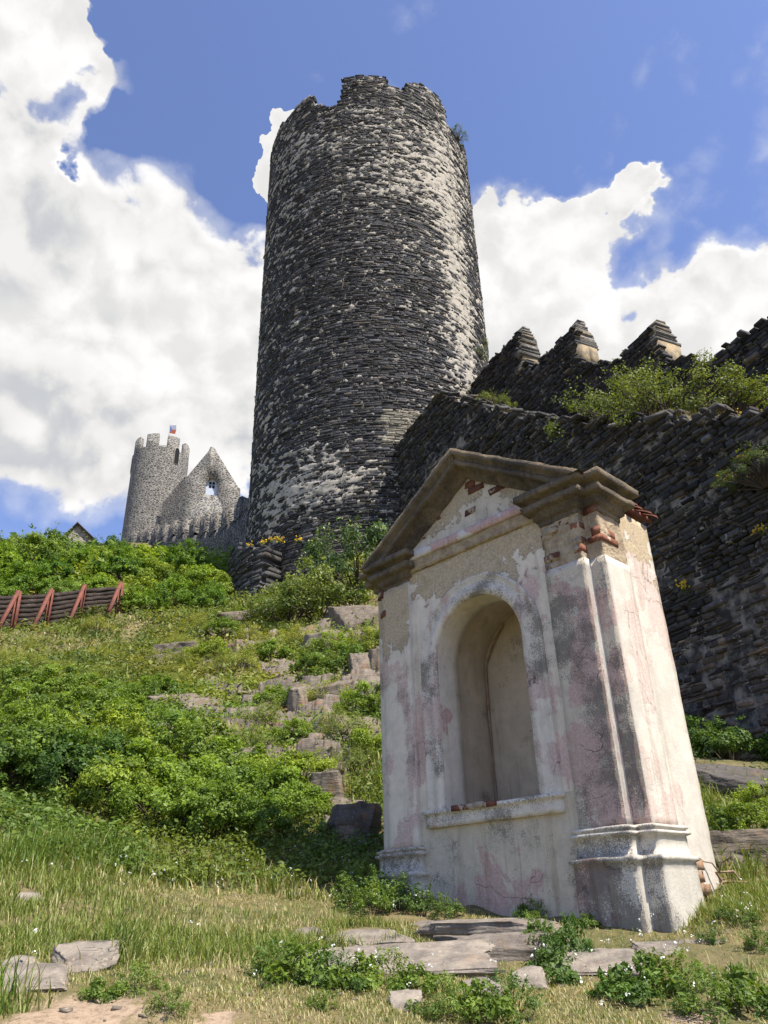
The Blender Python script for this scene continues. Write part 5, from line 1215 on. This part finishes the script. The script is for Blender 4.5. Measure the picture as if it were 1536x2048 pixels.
herbs(650, 2020, .06, 'low plant with yellow flowers before the bedrock slab', 'f')

# ------------------------------------------------------------------ wallflowers: yellow blossom on tuft of thin leaves
def wallflower_parts(seed):
    r = np.random.default_rng(seed); P = r.normal(0, .09, (60, 3)); P[:, 2] = np.abs(P[:, 2]); V, F = leaf_batch(P, r.normal(0, 1, (60, 3)), .10, .22, r); a_ = mesh('foliage', V, F, M_LEAF, np.repeat(lerp_cols(60, r, (.05, .08, .02), (.14, .17, .05)), 4, 0))
    q = r.normal(0, .10, (16, 3)); q[:, 2] = np.abs(q[:, 2]) + .10; V, F = leaf_batch(np.repeat(q, 4, 0) + r.normal(0, .018, (64, 3)), r.normal(0, .7, (64, 3)) + np.array([0, -.6, .5]), .06, .8, r); b_ = mesh('blossom', V, F, M_PETAL, np.repeat(lerp_cols(64, r, (.72, .48, .03), (.78, .60, .06)), 4, 0)); return a_, None, b_
BUSH['f2'] = [wallflower_parts(1), wallflower_parts(2)]
for (px, py, s) in ((472, 1115, .9), (486, 1104, .9), (502, 1092, 1.1), (528, 1086, 1.1), (556, 1078, 1.0), (562, 1082, 1.0), (598, 1082, 1.1), (526, 1128, 1.0), (545, 1080, .9)):
    th_, z_ = cyl_hit(px, py, 5.6); x = TOWER_C[0] + math.sin(th_) * 5.65; y = TOWER_C[1] - math.cos(th_) * 5.65
    bush('f2', 0, 0, 0, s * .62, 'yellow wallflower rooted on the slate footing of the round tower', 'wallflowers on the tower footing', 'wallflower', xyz=(x, y, z_ - .12), cat='flower')
for (px, py, s) in ((1003, 806, .8), (1455, 822, .8), (1465, 826, .7), (1475, 828, .8), (1530, 832, .9)): on_wall(px, py, -.25, 'f2', s * .55, 'yellow flowering tuft on the top edge of the lower rampart', 'yellow flowers on the rampart', name='wallflower', cat='flower')
for (px, py, s) in ((1485, 922, .6), (1500, 965, .5), (1462, 960, .6), (1372, 1178, .6), (1525, 1062, .5)):
    t_, z_ = az_t(px, py, .08); x, y = wall_xy(t_, .1); bush('f2', 0, 0, 0, s, 'yellow flowering tuft hanging on the shaded rampart face', 'yellow flowers on the rampart', 'wallflower', xyz=(float(x), float(y), z_ - .08), cat='flower')

# ------------------------------------------------------------------ undergrowth carpet and grass
def scatter(n, az0, az1, r0, r1, rg, p=1.):
    a_ = np.radians(rg.uniform(az0, az1, n)); d = (r0 ** (2 * p) + rg.random(n) * (r1 ** (2 * p) - r0 ** (2 * p))) ** (1 / (2 * p)); return np.sin(a_) * d, np.cos(a_) * d, d
def clear_of_built(x, y):
    q = np.stack([x, y], -1); l = q - SO[:2]; u, v = l @ UD[:2], l @ VD[:2]
    ok = ~((u > -.16) & (u < W_ + S2 + .05) & (v > -.04) & (v < DP + .02))
    ok &= np.linalg.norm(q - TOWER_C, axis=1) > TOWER_R + .1
    return ok & ((q - WP0) @ WN > .05)
dirt_pts = np.array([ground_hit(px, py, 1.8)[:2] + (rad,) for px, py, rad in ((185, 2035, .24), (120, 2055, .20), (-60, 1990, .15), (450, 2040, .08), (1380, 2040, .09))])
stone_px = np.array([(px, py, a_ * .5, b_ * .55) for (px, py, a_, b_, *_r) in fore])
def bare(x, y):
    m_ = np.zeros(len(x))
    for a_, b_, c_ in dirt_pts: m_ = np.maximum(m_, np.clip(1.5 - np.hypot(x - a_, y - b_) / c_, 0, 1))
    return m_
rg = np.random.default_rng(909)
# leafy ground cover of the slope
def undergrowth(n, az0, az1, r0, r1, size, per, spread, c0, c1, thr, seed, p=.6):
    x, y, d = scatter(n, az0, az1, r0, r1, rg, p); k = fbm(p3(x, y), .7, 3, seed); ok = clear_of_built(x, y) & (k > thr) & (~on_bedrock(x, y) | (rg.random(len(x)) < .27)) & ~((d > 18.5) & (d < 24.3) & (np.degrees(np.arctan2(x, y)) < -18.5) & (rg.random(len(x)) < .8)); x, y, d, k = x[ok], y[ok], d[ok], k[ok]
    z = height(x, y); C = np.repeat(np.stack([x, y, z], -1), per, 0); s = np.repeat(spread * (d / 12) ** .5, per)[:, None]
    q = rg.normal(0, 1, C.shape) * s * np.array([1, 1, .5]); q[:, 2] = np.abs(q[:, 2]) * 1.1; sz = np.repeat(size * (d / 12) ** .7, per)[:, None]
    V, F = leaf_batch(C + q, rg.normal(0, .6, C.shape) + np.array([0, -.25, .8]), 1., .5, rg); V = V.reshape(-1, 4, 3); cen = V.mean(1, keepdims=True); V = cen + (V - cen) * sz[:, :, None]
    tone = np.clip(np.repeat(fbm(p3(x, y), .45, 3, seed + 4), per) * 1.6 - .3 + rg.normal(0, .2, len(C)), 0, 1)
    col = lerp_cols(len(C), rg, c0, c1, tone); dry = (np.repeat(fbm(p3(x, y), .9, 3, seed + 8), per) > .60)[:, None]; col = np.where(dry, col * np.array([[1.35, 1.08, .95]]), col)
    return V.reshape(-1, 3), F, np.repeat(col, 4, 0)
mb = MB()
for args in ((5200, -33, 3, 6.9, 15, .055, 26, .10, (.05, .10, .014), (.19, .28, .045), .30, 61), (6500, -33, -1, 14, 27, .062, 22, .14, (.075, .115, .022), (.23, .28, .065), .28, 71), (1500, -33, -8, 26, 45, .10, 22, .3, (.05, .11, .014), (.19, .29, .035), .1, 81), (900, 18, 34, 6.6, 14, .05, 24, .10, (.02, .05, .012), (.08, .14, .03), .45, 91)):
    V, F, C = undergrowth(*args); mb.add(V, F, C)
tag(mb.build('undergrowth', M_COVER), 'low leafy green ground cover spreading over the slope', 'undergrowth', kind='stuff')
# grass
def blades(n, az0, az1, r0, r1, hmin, hmax, wid, seed, p=.7, tuft=None):
    x, y, d = scatter(n, az0, az1, r0, r1, rg, p) if tuft is None else tuft
    k = fbm(p3(x, y), 1.5, 4, seed); ok = clear_of_built(x, y) & (~on_bedrock(x, y) | (rg.random(len(x)) < .2)) & (rg.random(len(x)) > bare(x, y) * 1.1) & (rg.random(len(x)) < np.clip((k - .34) * 5, .16, 1)); x, y, d, k = x[ok], y[ok], d[ok], k[ok]
    z = height(x, y) - .008; px, py, _f = project(np.stack([x, y, z], -1)); ok = np.ones(len(x), bool)
    for sx, sy, sa_, sb_ in stone_px: ok &= ((px - sx) / sa_) ** 2 + ((py - sy) / sb_) ** 2 > rg.uniform(.7, 1.1, len(x))
    x, y, z, d, k = x[ok], y[ok], z[ok], d[ok], k[ok]; n = len(x)
    lush = np.clip((fbm(p3(x, y), .9, 3, seed + 3) - .52) * 6 + np.clip((d - 6.4) / 1.6, 0, .65) + np.clip((np.degrees(np.arctan2(x, y)) - 13) / 8, 0, .35) + np.clip((-20 - np.degrees(np.arctan2(x, y))) / 6, 0, .12), 0, 1)
    h = (hmin + (hmax - hmin) * rg.random(n) ** 1.5) * (.38 + .85 * lush); a_ = rg.uniform(0, 2 * math.pi, n); ln = h * rg.uniform(.25, .95, n); wv = wid * rg.uniform(.6, 1.3, n) * (d / 5) ** .5
    bx, by = np.cos(a_), np.sin(a_); sxv, syv = -by * wv, bx * wv; B = np.stack([x, y, z], -1); Sx = np.stack([sxv, syv, 0 * x], -1)
    mid = B + np.stack([bx * ln * .35, by * ln * .35, h * .62], -1); tip = B + np.stack([bx * ln, by * ln, h * rg.uniform(.75, 1.05, n)], -1)
    V = np.stack([B - Sx, B + Sx, mid + Sx * .7, mid - Sx * .7, tip], 1).reshape(-1, 3); o = (np.arange(n) * 5)[:, None]
    dry = (rg.random(n) < np.clip(.72 - lush * .62, .10, .9)); g_ = lerp_cols(n, rg, (.085, .13, .02), (.24, .29, .06)); dr = lerp_cols(n, rg, (.30, .26, .12), (.50, .44, .23)); col = np.where(dry[:, None], dr, g_)
    return V, [o + np.array([[0, 1, 2, 3]]), o + np.array([[3, 2, 4]])], np.repeat(col, 5, 0)
mb = MB()
for args in ((240000, -27, 27, 2.55, 7.2, .022, .085, .0027, 5, .55), (42000, -29, 28, 6.4, 10, .05, .20, .0045, 6, .7), (40000, -33, 2, 9, 27, .10, .30, .009, 7, .6)):
    V, F, C = blades(*args); mb.add(V, F, C)
# tall tufts
tx = []; ty = []
for (px, py, n, s) in ((60, 2035, 500, .07), (15, 2025, 400, .07), (205, 1925, 700, .07), (30, 1730, 400, .16), (120, 1710, 400, .2), (250, 1730, 300, .2), (1500, 1960, 500, .15)):
    gx_, gy_, gz_, gd_ = ground_hit(px, py); tx.append(rg.normal(gx_, s, n)); ty.append(rg.normal(gy_, s, n))
tx, ty = np.concatenate(tx), np.concatenate(ty); V, F, C = blades(0, 0, 0, 0, 0, .12, .26, .0034, 5, tuft=(tx, ty, np.hypot(tx, ty))); mb.add(V, F, C * np.array([[.8, .95, .8]]))
tag(mb.build('grass', M_GRASS), 'short mixed green and dry grass covering the foreground ground', 'grass', kind='stuff')
# dry grass fringe along the rampart head
tt = rg.uniform(4, lt[-1, 0] + 1, 5200); k = fbm(p3(tt, 0 * tt), 1.4, 2, 2) > .47; tt = tt[k]; of = rg.uniform(-.9, -.05, len(tt)); x, y = wall_xy(tt, of); z = np.interp(tt, lt_t, lt_z) - .12; n = len(tt)
h = rg.uniform(.08, .26, n); a_ = rg.uniform(0, 6.28, n); B = np.stack([x, y, z], -1); Sx = np.stack([-np.sin(a_), np.cos(a_), 0 * a_], -1) * .006; tip = B + np.stack([np.cos(a_) * h * .6, np.sin(a_) * h * .6, h], -1)
V = np.stack([B - Sx, B + Sx, tip], 1).reshape(-1, 3); tag(obj('dry_grass', V, (np.arange(n) * 3)[:, None] + np.array([[0, 1, 2]]), M_GRASS, None, np.repeat(lerp_cols(n, rg, (.16, .14, .05), (.42, .32, .15)), 3, 0)), 'dry straw coloured grass fringe along the rampart top', 'grass', kind='stuff')
# small white wildflowers in the lawn
n = 520; x, y, d = scatter(n, -24, 26, 3.4, 8.2, rg, .7); k = fbm(p3(x, y), 1.1, 3, 44); ok = (k > .53) & clear_of_built(x, y); x, y = x[ok], y[ok]; n = len(x); z = height(x, y) + rg.uniform(.05, .16, n); C = np.repeat(np.stack([x, y, z], -1), 4, 0) + rg.normal(0, .006, (n * 4, 3))
V, F = leaf_batch(C, rg.normal(0, .5, (n * 4, 3)) + np.array([0, -.7, .7]), .009, .8, rg); tag(obj('wildflowers', V, F, M_PETAL, None, np.repeat(lerp_cols(n * 4, rg, (.80, .80, .78), (.62, .64, .60)), 4, 0)), 'tiny white wildflowers dotted through the lawn', 'wildflowers', kind='stuff')
# dead root by the shrine
q = ground_hit(1475, 1770); rt = MB()
for k_ in range(6):
    p = np.array(q[:3]) + rg.normal(0, .05, 3) * np.array([1, 1, 0]); pts = [p + np.array([rg.normal(0, .03) + (i_ * .045) * math.cos(k_), i_ * .05 * math.sin(k_ * 2), .02 + .035 * i_ * (k_ % 2) + rg.normal(0, .012)]) for i_ in range(6)]; rt.tube(pts, [.010, .008, .007, .006, .004, .002], 5)
tag(rt.build('dead_root', plain_mat('dead_wood', (.28, .2, .13), (.15, .1, .07), 18)), 'bare brown dead root twisting over the stones beside the shrine', 'root')

n = 300; x, y, d = scatter(n, -26, 24, 2.6, 6.2, rg, .6); ok = clear_of_built(x, y) & ((bare(x, y) > .2) | (rg.random(n) < .35)); x, y = x[ok], y[ok]; z = height(x, y); mb = MB()
for i in range(len(x)):
    s_ = rg.uniform(.004, .016); V = np.array([(a_, b_, c_) for c_ in (-1, 1) for a_, b_ in ((-1, -1), (1, -1), (1, 1), (-1, 1))], float) * s_ * np.array([1.3, 1, .55]) * rg.uniform(.6, 1.1, (8, 3)); an = rg.uniform(0, 3.1); V[:, :2] = V[:, :2] @ np.array([[math.cos(an), -math.sin(an)], [math.sin(an), math.cos(an)]])
    mb.add(V + np.array([x[i], y[i], z[i] + s_ * .2]), [(0, 3, 2, 1), (4, 5, 6, 7), (0, 1, 5, 4), (1, 2, 6, 5), (2, 3, 7, 6), (3, 0, 4, 7)], np.array([.30, .255, .20]) * rg.uniform(.6, 1.2))
tag(mb.build('gravel', M_ROCKF), 'loose pebbles strewn over the bare earth and thin grass', 'gravel', kind='stuff')
